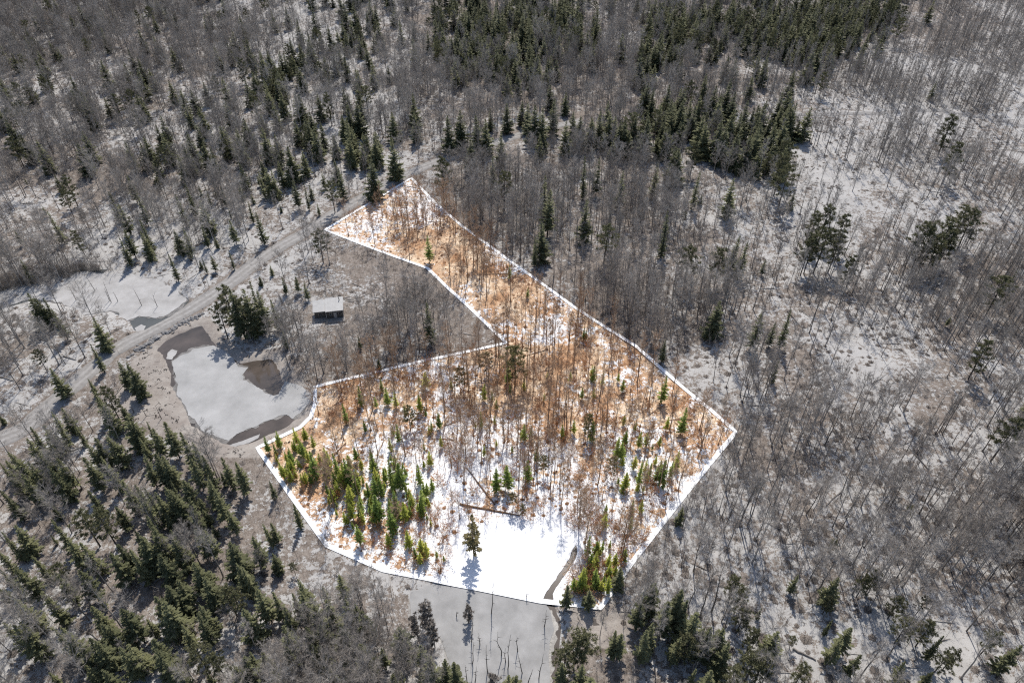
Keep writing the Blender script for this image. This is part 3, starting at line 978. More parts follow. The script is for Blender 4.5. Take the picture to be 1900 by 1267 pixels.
def clear_of(x, y, road=3.4, water=0.8, cabin=5.5, mud=0.5):
    ok = seg_dist(x, y, ROAD, False) > road
    ok &= seg_dist(x, y, TRACK, False) > 2.2
    for poly in (POND_A, POND_B, WET):
        ok &= sdf(x, y, poly) < -water
    ok &= sdf(x, y, MUD) < -mud
    ok &= np.hypot(x - CABIN_XY[0], y - CABIN_XY[1]) > cabin
    ok &= ~((np.abs(x - CABIN_XY[0]) < 6) & (y < CABIN_XY[1]) & (y > CABIN_XY[1] - 9))
    return ok


LOTP = np.array(LOT_PX, float)


def crosses_line(x, y, h):
    """does the stem, seen from the drone, stand before the lot's outline?"""
    ins0 = inside(*project(x, y, 0.0)[:2], LOTP)
    r = np.zeros(len(x), bool)
    for f in (.15, .35, .55, .75, 1.0):
        u, v, _ = project(x, y, h * f)
        r |= inside(u, v, LOTP) != ins0
    return r


# conifer fill: the dense far stands first, then a thin scatter among the near spruces
STANDS = [[(775, 20), (1105, 10), (1125, 90), (1050, 125), (1000, 175), (935, 215), (880, 180), (815, 140), (780, 80)],
          [(1170, 50), (1300, 20), (1640, 10), (1665, 50), (1570, 115), (1530, 140), (1440, 115), (1350, 90), (1250, 130), (1200, 150)],
          [(980, 250), (1100, 260), (1200, 235), (1290, 205), (1440, 225), (1480, 275), (1450, 330), (1350, 322), (1250, 312), (1100, 315), (1000, 290)],
          [(470, 150), (560, 120), (580, 180), (520, 210), (470, 200)], [(460, 350), (560, 335), (580, 400), (500, 420), (455, 400)]]


def stand_sd(u, v):
    return np.maximum.reduce([sdf(u, v, np.array(p, float)) for p in STANDS])


def near_line(x, y, h, line, tol):
    r = np.full(np.shape(x), 1e9)
    for f in (.12, .35, .6, .85):
        u, v, _ = project(x, y, h * f)
        r = np.minimum(r, seg_dist(u, v, np.array(line, float), False))
    return r < tol


def before(x, y, h, poly):
    r = np.zeros(np.shape(x), bool)
    for f in (.15, .35, .55, .75, .95):
        u, v, _ = project(x, y, h * f)
        r |= inside(u, v, np.array(poly, float))
    return r


fx_, fy_, fu_, fv_ = scatter(lambda u, v, x, y: np.where(stand_sd(u, v) + 22 * vnoise(x / 9, y / 9, 97) + 70 * vnoise(x / 26, y / 26, 98) > 0, .022, np.where(v > 500, .062, np.where(u < 760, .030, .006)) * look(FIR_F, u, v) ** 1.6) * np.clip(1 + 1.2 * vnoise(x / 20, y / 20, 95), .1, 3), 2.9, 11)
ok = clear_of(fx_, fy_) & ~inside(fx_, fy_, LOT) & (seg_dist(fx_, fy_, LOT) > 1.5)
fx_, fy_, fu_, fv_ = fx_[ok], fy_[ok], fu_[ok], fv_[ok]
hh = np.where(fv_ < 345, rng.uniform(9, 15.5, len(fx_)), rng.uniform(3, 9.5, len(fx_)))
ok = ~crosses_line(fx_, fy_, hh) & ~near_line(fx_, fy_, hh, ROAD_PX, 9) & ~before(fx_, fy_, hh, POND_A_PX)
ex, ey = np.array([c[0] for c in CONIFERS]), np.array([c[1] for c in CONIFERS])
for x, y, h, o in zip(fx_, fy_, hh, ok):
    if o and np.min(np.hypot(ex - x, ey - y)) > 2.0:
        CONIFERS.append([float(x), float(y), float(h), 'p' if rng.random() < .16 else 'f', False])
# young yellow-green firs in two corners of the lot
for poly, n in (([(490, 838), (560, 806), (620, 860), (700, 915), (690, 970), (640, 990), (600, 940), (540, 890)], 66), ([(1040, 1070), (1120, 1045), (1160, 1040), (1120, 1105), (1050, 1103)], 22),
                ([(640, 850), (800, 860), (800, 990), (690, 990)], 40), ([(1130, 820), (1250, 800), (1260, 900), (1150, 950)], 22), ([(700, 690), (1180, 700), (1260, 800), (1200, 860), (700, 850)], 40), ([(690, 1000), (850, 1010), (840, 1060), (720, 1050)], 8), ([(1090, 960), (1220, 940), (1170, 1030), (1100, 1040)], 9)):
    q = np.array(poly, float)
    while n:
        u, v = rng.uniform(q[:, 0].min(), q[:, 0].max()), rng.uniform(q[:, 1].min(), q[:, 1].max())
        if in_poly_px(u, v, q):
            x, y = ground(u, v)
            CONIFERS.append([float(x), float(y), float(rng.uniform(2.2, 6.0)), 'y' if rng.random() < .6 else 'f', True])
            n -= 1

# leafless trees
bx_, by_, bu_, bv_ = scatter(lambda u, v, x, y: (0.054 + 0.048 * sstep(300, 700, v)) * np.where(inside(x, y, LOT), np.where(v < 640, 1.3, 1.2), 1.0) * look(BARE_F, u, v) ** 1.1 * np.clip(1 + 1.8 * vnoise(x / 12, y / 12, 61) + 2.0 * vnoise(x / 26, y / 26, 62), .10, 3), 2.3, 12)
bin_ = inside(bx_, by_, LOT)
bsd = seg_dist(bx_, by_, LOT)
ok = clear_of(bx_, by_) & (bsd > 0.8)
bh = (5.5 + 11 * rng.random(len(bx_)) ** .8) * np.where(bin_, .95, 1.0)
cr = crosses_line(bx_, by_, bh)
bh = np.where(cr & ~bin_, bh * .5, bh)
cr = crosses_line(bx_, by_, bh)
ok &= ~(cr & (rng.random(len(bx_)) < np.where(bin_, .5, .6)))
ok &= ~(near_line(bx_, by_, bh, ROAD_PX, 10) & (rng.random(len(bx_)) < .8))
ok &= ~(before(bx_, by_, bh, [(560, 528), (658, 520), (660, 596), (560, 602)]) & (rng.random(len(bx_)) < .94))
ok &= ~(near_line(bx_, by_, bh, TRACK_PX[:6], 7) & (rng.random(len(bx_)) < .6))
ok &= ~(before(bx_, by_, bh, POND_A_PX) & (rng.random(len(bx_)) < .85))
ok &= ~(before(bx_, by_, bh, ICE_W_PX) & (rng.random(len(bx_)) < .75))
ok &= ~(before(bx_, by_, bh, POND_B_PX) & (rng.random(len(bx_)) < .7))
ok &= ~((stand_sd(bu_, bv_) > 0) & (rng.random(len(bx_)) < .4))
slim = (bu_ > 1380) & (bv_ < 700) | (bin_ & (rng.random(len(bx_)) < .65)) | ((bu_ > 900) & (bv_ > 330) & (rng.random(len(bx_)) < .55)) | (rng.random(len(bx_)) < .22)
ok &= ~(bin_ & (rng.random(len(bx_)) < .1))
cxy = np.array([(c[0], c[1]) for c in CONIFERS])
for k_ in range(len(bx_)):
    if ok[k_]:
        dx_, dy_ = np.abs(cxy[:, 0] - bx_[k_]), cxy[:, 1] - by_[k_]
        if np.any((dx_ < 2.2) & (dy_ > -2) & (dy_ < 9)) and rng.random() < .6:
            ok[k_] = False
BAREL = [(float(x), float(y), float(h), bool(s), bool(i)) for x, y, h, s, i, o in zip(bx_, by_, bh, slim, bin_, ok) if o]


# ------------------------------------------------------------------ labels for trees: which stand, which row, which one along it
ORD = 'first second third fourth fifth sixth seventh eighth ninth tenth eleventh twelfth thirteenth fourteenth fifteenth sixteenth seventeenth eighteenth nineteenth twentieth'.split()


def region(u, v, ins):
    if ins:
        if v < 640 and u < 1000:
            return "on the lot's upper arm"
        if u < 800 and v > 700:
            return "in the lot's western thicket"
        if u < 1050 and v > 850:
            return "beside the lot's white pond"
        if u > 1050 and v > 950:
            return "in the lot's lowest corner"
        if u > 1150:
            return "in the lot's eastern corner"
        return "in the middle of the lot"
    if v > 840 and u < 330:
        return 'in the southwest spruce stand'
    if v > 830 and u < 640:
        return "below the lot's western edge"
    if v > 1000 and u < 880:
        return 'west of the lower grey pond'
    if v > 1000 and u < 1300:
        return 'east of the lower grey pond'
    if v > 820 and u >= 1150:
        return 'on the southeast snowy slope'
    if u < 400 and v > 640:
        return 'around the tan mudflat'
    if u < 380 and v > 420:
        return 'along the snowy wetland'
    if 380 <= u < 560 and v > 480:
        return 'between road and frozen pond'
    if v > 430 and u < 950:
        return 'around the small cabin'
    if u < 760:
        return 'across the road northwest'
    if v < 190 and u < 1160:
        return 'in the top centre stand'
    if v < 190:
        return 'in the northeast top stand'
    if v < 420 and u < 1520:
        return 'in woods north of lot'
    if u < 1500:
        return "along the lot's long edge"
    return 'on the eastern snowy slope'


def put_labels(items, noun, group_noun):
    """items: dicts with u, v, h, obj, tint, ins. Every label names the stand, the row and the place along it."""
    by = {}
    for it in items:
        by.setdefault(region(it['u'], it['v'], it['ins']), []).append(it)
    for reg, lst in by.items():
        lst.sort(key=lambda t: -t['v'])
        rows = [lst[i:i + 14] for i in range(0, len(lst), 14)]
        for ri, row in enumerate(rows):
            row.sort(key=lambda t: t['u'])
            for ci, it in enumerate(row):
                size = 'tall ' if it['h'] > 13.5 else ('small ' if it['h'] < 8 else '')
                where = f'{ORD[ci]} from left' + (f', {ORD[ri]} row up' if len(rows) > 1 else '')
                lab = f"{size}{it['tint']} {noun} {reg}, {where}"
                if len(lab.replace('-', '').split()) > 16:
                    lab = lab.replace(' row up', ' row')
                tag(it['obj'], lab, noun.split()[-1] if noun.split()[-1] != 'tree' else 'tree', f'{group_noun} {reg}')


def plant(name, proto, x, y, h, href, z):
    e = bpy.data.objects.new(name, None)
    COL.objects.link(e)
    e.location = (x, y, z)
    s = h / href
    wv = random.uniform(.88, 1.15)
    e.scale = (s * wv, s * wv, s)
    e.rotation_euler = (random.gauss(0, .02), random.gauss(0, .02), random.uniform(0, 6.283))
    e.empty_display_size = 0.5
    tm, cm, _ = proto
    link('trunk', tm, e)
    link('crown', cm, e)
    return e


def plain_name(kind):
    return {'f': 'spruce_tree', 'p': 'pine_tree', 'y': 'young_fir_tree', 't': 'tamarack_tree', 'c': 'cedar_tree'}[kind]


def proto_of(kind, ins, v=900.0):
    if kind == 'f' and v < 345:
        return PROTO['hemlock_out']
    if kind == 'f':
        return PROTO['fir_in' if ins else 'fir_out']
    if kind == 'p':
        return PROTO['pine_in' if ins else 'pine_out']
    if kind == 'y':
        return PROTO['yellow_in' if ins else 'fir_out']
    if kind == 'c':
        return PROTO['cedar_in']
    return PROTO['tamarack_out']


KINDW = {'f': 'fir', 'p': 'pine', 'y': 'yellow', 't': 'tamarack', 'c': 'cedar'}


def seen(u, v):
    return -20 < u < 1920 and -40 < v < 1330


def instancer(name, variants, pts):
    """ONE object of kind stuff: the trees too many to single out. pts: x, y, z, scale xy, scale z, rotation, variant"""
    a = np.array(pts, float)
    me = bpy.data.meshes.new(name)
    me.vertices.add(len(a))
    me.vertices.foreach_set('co', a[:, :3].astype(np.float32).ravel())
    for nm, vals in (('sxy', a[:, 3]), ('sz', a[:, 4]), ('rot', a[:, 5])):
        attr(me, nm, vals)
    ia = me.attributes.new('idx', 'INT', 'POINT')
    ia.data.foreach_set('value', a[:, 6].astype(np.int32))
    me.update()
    o = link(name, me)
    o['kind'] = 'stuff'
    vc = bpy.data.collections.new(name + '_kinds')
    for i, vm in enumerate(variants):
        vo = bpy.data.objects.new(f'{name}_{chr(97 + i)}', vm)
        vc.objects.link(vo)
    ng = bpy.data.node_groups.new(name, 'GeometryNodeTree')
    ng.interface.new_socket('Geometry', in_out='INPUT', socket_type='NodeSocketGeometry')
    ng.interface.new_socket('Geometry', in_out='OUTPUT', socket_type='NodeSocketGeometry')
    gi, go = ng.nodes.new('NodeGroupInput'), ng.nodes.new('NodeGroupOutput')
    ci = ng.nodes.new('GeometryNodeCollectionInfo')
    ci.inputs['Collection'].default_value = vc
    ci.inputs['Separate Children'].default_value = True
    ci.inputs['Reset Children'].default_value = True
    ip = ng.nodes.new('GeometryNodeInstanceOnPoints')
    ip.inputs['Pick Instance'].default_value = True

    def na(nm, t='FLOAT'):
        n = ng.nodes.new('GeometryNodeInputNamedAttribute')
        n.data_type = t
        n.inputs['Name'].default_value = nm
        return [s for s in n.outputs if s.enabled and s.name == 'Attribute'][0]
    cs = ng.nodes.new('ShaderNodeCombineXYZ')
    cr_ = ng.nodes.new('ShaderNodeCombineXYZ')
    sx = na('sxy')
    ng.links.new(sx, cs.inputs[0])
    ng.links.new(sx, cs.inputs[1])
    ng.links.new(na('sz'), cs.inputs[2])
    ng.links.new(na('rot'), cr_.inputs[2])
    ng.links.new(gi.outputs[0], ip.inputs['Points'])
    ng.links.new(ci.outputs[0], ip.inputs['Instance'])
    ng.links.new(na('idx', 'INT'), ip.inputs['Instance Index'])
    ng.links.new(cr_.outputs[0], ip.inputs['Rotation'])
    ng.links.new(cs.outputs[0], ip.inputs['Scale'])
    ng.links.new(ip.outputs[0], go.inputs[0])
    md = o.modifiers.new('scatter', 'NODES')
    md.node_group = ng
    return o


# ---- conifers: up to 300 of a kind as things, the rest as one mass
cz = height(np.array([c[0] for c in CONIFERS]), np.array([c[1] for c in CONIFERS]))
for c, z_ in zip(CONIFERS, cz):
    u, v, d = project(c[0], c[1], 0.0)
    c += [float(u), float(v), float(d), float(z_)]
rest = {}
for kind, limit in (('f', 300), ('p', 300), ('y', 300), ('t', 300), ('c', 300)):
    lst = [c for c in CONIFERS if c[3] == kind]
    lst.sort(key=lambda c: c[7] / c[2] + (0 if seen(c[5], c[6]) else 1e6))
    items = []
    for i, (x, y, h, k, ins, u, v, d, z) in enumerate(lst):
        pr = proto_of(k, ins, v)
        j = random.randrange(len(pr))
        href = HREF[KINDW[k]]
        if i < limit and seen(u, v):
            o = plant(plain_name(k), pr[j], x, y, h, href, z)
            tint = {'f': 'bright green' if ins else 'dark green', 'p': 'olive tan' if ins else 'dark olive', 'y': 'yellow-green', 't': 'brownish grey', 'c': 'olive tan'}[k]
            items.append(dict(u=u, v=v, h=h, obj=o, tint=tint, ins=ins))
        else:
            s = h / href
            w = random.uniform(.88, 1.15) * s
            rest.setdefault(('hemlock' if pr is PROTO['hemlock_out'] else KINDW[k], ins), []).append((x, y, z, w, s, random.uniform(0, 6.283), j))
    put_labels(items, {'f': 'spruce', 'p': 'pine', 'y': 'young fir', 't': 'tamarack', 'c': 'cedar'}[kind], {'f': 'spruces', 'p': 'pines', 'y': 'young firs', 't': 'tamaracks', 'c': 'cedars'}[kind])
for (w, ins), pts in rest.items():
    nm = {'fir': 'far_spruce_woods', 'hemlock': 'far_conifer_woods'}.get(w, 'far_pine_woods')
    key = w + ('_in' if ins else '_out')
    o = instancer(nm, [p[2] for p in PROTO[key]], pts)
    o['label'] = 'mass of dark conifers filling the distant woods'

# ---- leafless trees
rest = {}
bz = height(np.array([b[0] for b in BAREL]), np.array([b[1] for b in BAREL]))
BAREL = [(*b, float(z_)) for b, z_ in zip(BAREL, bz)]
BAREL.sort(key=lambda b: math.hypot(b[0], b[1]))
for slimk, nm, noun in ((False, 'bare_tree', 'spreading bare tree'), (True, 'slender_bare_tree', 'slender bare tree')):
    items, n = [], 0
    for (x, y, h, s, ins, z) in BAREL:
        if s != slimk:
            continue
        u, v, d = project(x, y, 0.0)
        key = ('pole' if s else 'maple') + ('_in' if ins else '_out')
        href = HREF['pole' if s else 'maple']
        j = random.randrange(8)
        if n < 300 and seen(u, v):
            o = plant(nm, PROTO[key][j], x, y, h, href, z)
            items.append(dict(u=float(u), v=float(v), h=h, obj=o, tint='brown' if ins else 'grey', ins=ins))
            n += 1
        else:
            sc_ = h / href
            rest.setdefault(key, []).append((x, y, z, sc_ * random.uniform(.85, 1.2), sc_, random.uniform(0, 6.283), j))
    put_labels(items, noun, noun + 's')
for key, pts in rest.items():
    a = np.array(pts)
    nm = {'maple_out': 'bare_woods', 'pole_out': 'slender_bare_woods', 'maple_in': 'warm_bare_woods', 'pole_in': 'warm_slender_woods'}[key]
    o = instancer(nm, [p[2] for p in PROTO[key]], a)
    o['label'] = 'mass of leafless trees in the woods'

# ---- undergrowth, litter hummocks
sh_out = [shrub_proto(500 + i, 2.2, .8, 9).mesh('shrub', ['twig_grey_dim', 'litter_grey']) for i in range(4)]
sh_in = [shrub_proto(520 + i, 2.4, .8, 8, True).mesh('sapling', ['twig_warm', 'leaf_copper']) for i in range(4)]


def sapling_proto(seed, H):
    """a thin upright stem with a few twigs"""
    r = random.Random(seed)
    C = MB()
    p = Vector((0, 0, -.2))
    e = Vector((r.gauss(0, .07) * H, r.gauss(0, .07) * H, H))
    m_ = p.lerp(e, .5) + Vector((r.gauss(0, .03) * H, r.gauss(0, .03) * H, 0))
    C.tube([p, m_, e], [.04, .028, .008], 3, cap=False)
    for k in range(22):
        t = r.uniform(.3, 1)
        q = p.lerp(m_, t * 2) if t < .5 else m_.lerp(e, t * 2 - 1)
        d = rdir(r, r.uniform(0, 6.28), r.uniform(.3, 1.2))
        s_ = d.orthogonal().normalized()
        L = H * r.uniform(.08, .24)
        C.tri(q - s_ * .014, q + s_ * .014, q + d * L)
        for _ in range(2):
            q2 = q + d * L * r.uniform(.3, .8)
            d2 = (d + Vector((r.gauss(0, .6), r.gauss(0, .6), r.gauss(.2, .4)))).normalized()
            C.tri(q2 - s_ * .009, q2 + s_ * .009, q2 + d2 * L * .6)
    return C


sap_out = [sapling_proto(580 + i, 4.5).mesh('sapling', ['twig_grey_dim']) for i in range(4)]
sap_in = [sapling_proto(590 + i, 4.5).mesh('sapling', ['twig_warm']) for i in range(4)]


def stick_proto(seed, L):
    r = random.Random(seed)
    C = MB()
    C.tube([(-L / 2, 0, .05), (0, r.gauss(0, .15), .12), (L / 2, r.gauss(0, .2), .06)], [.10, .08, .03], 4)
    for k in range(5):
        q = Vector((r.uniform(-.2, .5) * L, 0, .1))
        e = q + Vector((r.uniform(.1, .5), r.choice((-1, 1)) * r.uniform(.3, 1.0), r.uniform(.0, .5)))
        C.tube([q, e], [.03, .008], 3, cap=False)
    return C


stick_out = [stick_proto(600 + i, 3.0 + i).mesh('stick', ['bark_grey_dim']) for i in range(4)]
stick_in = [stick_proto(600 + i, 3.0 + i).mesh('stick', ['bark_warm']) for i in range(4)]
mo_out = [mound_proto(540 + i, .75, .16).mesh('hummock', ['litter_grey'], False) for i in range(4)]
mo_in = [mound_proto(560 + i, .42, .12).mesh('hummock', ['litter_copper'], False) for i in range(4)]


def cover(name, dens, cell, seed, variants_out, variants_in, smin, smax, water=0.3, more=None):
    x, y, u, v = scatter(dens, cell, seed)
    if name == 'undergrowth':
        rr_ = np.random.default_rng(77)
        line = smooth_line(CREEK, 40)
        sx_, sy_ = ground(rr_.uniform(640, 1200, 900), rr_.uniform(930, 1110, 900))
        su_, sv_, _d = project(sx_, sy_, 0.0)
        near_b = inside(sx_, sy_, LOT) & (sdf(sx_, sy_, POND_B) < -.4) & ((su_ < 850) | (su_ > 1050))
        more = np.concatenate([np.column_stack([sx_, sy_])[near_b][:170], line + rr_.normal(0, 1.8, line.shape), line + rr_.normal(0, 2.6, line.shape)])
    if more is not None:
        x, y = np.concatenate([x, more[:, 0]]), np.concatenate([y, more[:, 1]])
    ok = clear_of(x, y, 3.0, water, 4.5, 0.3) & (seg_dist(x, y, LOT) > .7)
    x, y = x[ok], y[ok]
    ins = inside(x, y, LOT)
    z = height(x, y)
    for flag, var, nm in ((False, variants_out, name), (True, variants_in, 'warm_' + name)):
        k = ins == flag
        n = int(k.sum())
        r = np.random.default_rng(seed + 5 + flag)
        s = r.uniform(smin, smax, n)
        a = np.column_stack([x[k], y[k], z[k], s * r.uniform(.8, 1.25, n), s, r.uniform(0, 6.283, n), r.integers(0, len(var), n)])
        instancer(nm, var, a)


cover('undergrowth', lambda u, v, x, y: np.where(inside(x, y, LOT), np.where(v < 640, .09, .17), np.where((u > 1230) & (v > 330) | (v > 950) & (u > 380), .27, .18)) * (.25 + .75 * look(BARE_F, u, v)) * np.clip(1 + 2.2 * vnoise(x / 9, y / 9, 71) + 2.6 * vnoise(x / 26, y / 26, 62), .04, 3.2), 1.7, 21, sh_out + sap_out, sh_in + sap_in, .45, 1.5)
cover('leaf_litter', lambda u, v, x, y: np.where((u > 1150) & (v > 600) | inside(x, y, LOT), .08, .03) * (1 + 1.2 * vnoise(x / 9, y / 9, 81)), 1.9, 22, mo_out, mo_in, .3, 1.3, more=np.array([(b[0], b[1]) for b in BAREL if b[4] or random.random() < .5]))

cover('woody_debris', lambda u, v, x, y: 0.008 + 0 * u, 3.0, 23, stick_out, stick_in, .5, 1.3)

# ------------------------------------------------------------------ outline of the lot: a drawn overlay, added as a white ribbon
def boundary():
    P = []
    for i in range(len(LOT)):
        a, b = LOT[i], LOT[(i + 1) % len(LOT)]
        n = max(1, int(np.hypot(*(b - a)) / 1.0))
        for t in range(n):
            P.append(a + (b - a) * t / n)
    P = np.array(P)
    n = len(P)
    d = np.roll(P, -1, 0) - np.roll(P, 1, 0)
    d /= np.linalg.norm(d, axis=1)[:, None]
    nor = np.stack([-d[:, 1], d[:, 0]], 1)
    W, TH = 0.50, 0.03
    dep = P[:, 1] * CP + CAM_H * SP
    A, B = P + nor * W, P - nor * W
    z = np.maximum(height(P[:, 0], P[:, 1]), -0.3)
    z = sum(np.roll(z, k) for k in range(-2, 3)) / 5.0 + 0.14
    V = [(*A[i], z[i]) for i in range(n)] + [(*B[i], z[i]) for i in range(n)] + [(*B[i], z[i] - TH) for i in range(n)] + [(*A[i], z[i] - TH) for i in range(n)]
    F = []
    for k in range(4):
        for i in range(n):
            j = (i + 1) % n
            F.append((k * n + i, k * n + j, ((k + 1) % 4) * n + j, ((k + 1) % 4) * n + i))
    me = bpy.data.meshes.new('boundary_line')
    me.from_pydata(V, [], F)
    me.materials.append(MATS['boundary_white'])
    me.update()
    o = link('boundary_line', me)
    tag(o, 'drawn white outline of the lot, added as a ground ribbon', 'boundary line')


boundary()


# ------------------------------------------------------------------ snags, logs, boulders
def stem_height(bx, by, top_v):
    """height whose top is seen at row top_v above a base on the ground"""
    lo, hi = 0.1, 25.0
    for _ in range(30):
        m = (lo + hi) / 2
        if project(bx, by, m)[1] > top_v:
            lo = m
        else:
            hi = m
    return lo


def snag(bu, bv, tv, label, group, fork=False, base_z=-0.35, crooked=0.3):
    x, y = (float(t) for t in ground(bu, bv, base_z))
    h = stem_height(x, y, tv)
    r = random.Random(int(bu * 7 + bv))
    m = MB()
    pts, px, py = [], 0, 0
    lean_ = r.gauss(0, .012) * h
    n = 6
    for i in range(n + 1):
        pts.append((px, py, -0.3 + (h + .3) * i / n))
        px += r.gauss(0, crooked * h / 45) + lean_
        py += r.gauss(0, crooked * h / 45)
    m.tube(pts, [.10 - .08 * i / n for i in range(n + 1)], 5)
    e = link('dead_trunk', m.mesh('dead_trunk', ['dead_wood']), None, (x, y, base_z))
    b = MB()
    for k in range(4 if not fork else 2):
        t = r.uniform(.35, .9)
        i = int(t * n)
        p = Vector(pts[i])
        a = r.uniform(0, 6.28)
        L = r.uniform(.4, .9) if not fork else h * .5
        d = Vector((math.cos(a) * .8, math.sin(a) * .3, .7 if fork else .35))
        b.tube([p, p + d * L], [.05, .015], 3)
    link('branch_stub', b.mesh('branch_stub', ['dead_wood']), e)
    tag(e, label, 'dead tree', group)


SW = [((935, 370), 185, 'tall leaning dead trunk on the brush clump in the snowy wetland'), ((920, 355), 240, 'short dead trunk on the brush clump in the snowy wetland'), ((990, 360), 270, 'dead pole at the east end of the wetland brush clump'),
      ((800, 270), 140, 'thin dead trunk near the far bank of the snowy wetland'), ((1190, 395), 240, 'lone thin dead pole in the middle of the snowy wetland'),
      ((640, 350), 210, 'thin dead trunk in the western part of the snowy wetland'), ((730, 400), 330, 'short dead stub west of the wetland brush clump'), ((540, 440), 340, 'dead pole behind the three leaning spruces by the wetland'),
      ((555, 890), 690, 'tall bare pole standing beside the gravel road bend'), ((1725, 240), 110, 'dead trunk on the snowy bank above the wetland ditch')]
for (bx0, by0), tv, lab in SW:
    snag(by0 * 0 + bx0 * Z3[2], Z3[1] + by0 * Z3[2], Z3[1] + tv * Z3[2], lab, 'dead trunks in the snowy wetland')
snag(1320 * Z3[2], Z3[1] + 405 * Z3[2], Z3[1] + 290 * Z3[2], 'forked dead snag on the snowy wetland ice', 'dead trunks in the snowy wetland', True)
LP = [((830, 885), 700, 'tall straight snag on the ice just below the white outline'), ((722, 1040), 905, 'thin snag at the upper west of the lower grey pond'), ((768, 1055), 985, 'short snag east of the thin upper one on the grey pond'),
      ((725, 1160), 1025, 'leaning snag at the west side of the lower grey pond'), ((810, 1205), 1055, 'straight snag beside the leaning western one on the grey pond'), ((885, 1115), 950, 'crooked snag in the middle of the lower grey pond'),
      ((975, 1095), 1015, 'stubby snag right of the crooked one on the grey pond'), ((920, 1190), 1010, 'tall thin snag below the crooked one on the grey pond'), ((908, 1150), 1070, 'short snag paired with the tall thin one on the grey pond'),
      ((1000, 1210), 1090, 'snag near the lower east part of the grey pond'), ((1118, 960), 860, 'snag close to the dark water edge of the grey pond'), ((1090, 1240), 1110, 'thin snag nearest the southeast shore of the grey pond'),
      ((640, 900), 870, 'tiny stub at the northwest shore of the grey pond'), ((740, 1260), 1170, 'short snag at the frame bottom, second from the west shore'), ((697, 1260), 1170, 'short snag at the frame bottom by the west shore'),
      ((1030, 1264), 1180, 'short snag at the frame bottom in the eastern pond'), ((1025, 805), 770, 'small stub on the white outline by the eastern shore')]
for (bx0, by0), tv, lab in LP:
    snag(630 + bx0 * S9, 837 + by0 * S9, 837 + tv * S9, lab, 'snags in the lower pond', crooked=.8 if 'crooked' in lab else .35)
for (bx0, by0), tv, lab in [((325, 960), 870, 'thin dead pole standing in the lower mudflat'), ((450, 980), 880, 'taller dead pole near the spruces below the mudflat'), ((220, 930), 880, 'short dead stick at the western mudflat')]:
    snag(Z2[0] + bx0 * Z2[2], Z2[1] + by0 * Z2[2], Z2[1] + tv * Z2[2], lab, 'dead poles on the mudflat', base_z=0.0)


def log(a, b, rad, mat, label, stubs=6):
    (x0, y0), (x1, y1) = [tuple(float(t) for t in ground(*p)) for p in (a, b)]
    p0, p1 = Vector((x0, y0, hz(x0, y0) + rad * .7)), Vector((x1, y1, hz(x1, y1) + rad * .7))
    c = p0.copy()
    m = MB()
    n = 7
    r = random.Random(int(a[0]))
    pts = []
    for i in range(n + 1):
        q = p0.lerp(p1, i / n)
        pts.append(Vector((q.x, q.y, max(q.z, hz(q.x, q.y) + rad * .6))) - c + Vector((r.gauss(0, .06), r.gauss(0, .06), 0)))
    m.tube(pts, [rad * (1 - .6 * i / n) for i in range(n + 1)], 7)
    o = link('fallen_log', m.mesh('fallen_log', [mat], True), None, c)
    bm_ = MB()
    d = (p1 - p0).normalized()
    for k in range(stubs):
        q = pts[r.randrange(2, n)]
        s = Vector((-d.y, d.x, 0)) * r.choice((-1, 1))
        e = q + s * r.uniform(.4, 1.3) + Vector((0, 0, r.uniform(.1, .8))) + d * r.uniform(0, .6)
        bm_.tube([q, e], [.04, .01], 3)
    if stubs:
        link('branch_stub', bm_.mesh('branch_stub', [mat]), o)
    tag(o, label, 'log')


Z5 = (740, 840, 0.25263)
zz5 = lambda x, y: (Z5[0] + x * Z5[2], Z5[1] + y * Z5[2])
log(zz5(705, 375), zz5(500, 110), .17, 'warm_log', 'long brown fallen log slanting across the lot snow', 14)
log(zz5(450, 375), zz5(890, 462), .24, 'warm_log', 'thick brown fallen log lying above the white pond', 26)
log(zz5(600, 405), zz5(800, 440), .2, 'warm_log', 'short brown log lying against the thick log above the pond', 8)
log(zz5(1660, 640), zz5(1765, 520), .16, 'dead_wood', 'dark thin log on shaded snow near the lot edge')
log((1470, 1200), (1515, 1221), .25, 'pale_wood', 'pale weathered log on the lower right snow', 3)
log((203, 746), (237, 706), .18, 'pale_wood', 'pale log beside the dark spruces at the mudflat', 2)
log((118, 661), (142, 668), .22, 'pale_wood', 'short pale log beside the gravel road bend', 1)
log((628, 555), (651, 551), .14, 'pale_wood', 'pale plank log behind the cabin', 0)
log((440, 683), (470, 678), .12, 'dead_wood', 'dark driftwood log on the pond shore under the spruces', 6)


def rock_mesh(seed):
    r = random.Random(seed)
    m = MB()
    rows = [(-.6, .55), (-.1, 1.0), (.45, .8), (.8, .35)]
    k = 7
    for z, f in rows:
        for i in range(k):
            a = 6.283 * i / k + r.uniform(-.2, .2)
            rr = f * r.uniform(.72, 1.15)
            m.v.append((math.cos(a) * rr, math.sin(a) * rr * .85, z * .75 + r.uniform(-.1, .1)))
    for j in range(len(rows) - 1):
        for i in range(k):
            m.f.append((j * k + i, j * k + (i + 1) % k, (j + 1) * k + (i + 1) % k, (j + 1) * k + i))
            m.m.append(0)
    m.f.append(tuple((len(rows) - 1) * k + i for i in range(k)))
    m.m.append(0)
    return m.mesh('boulder', ['boulder_stone'])


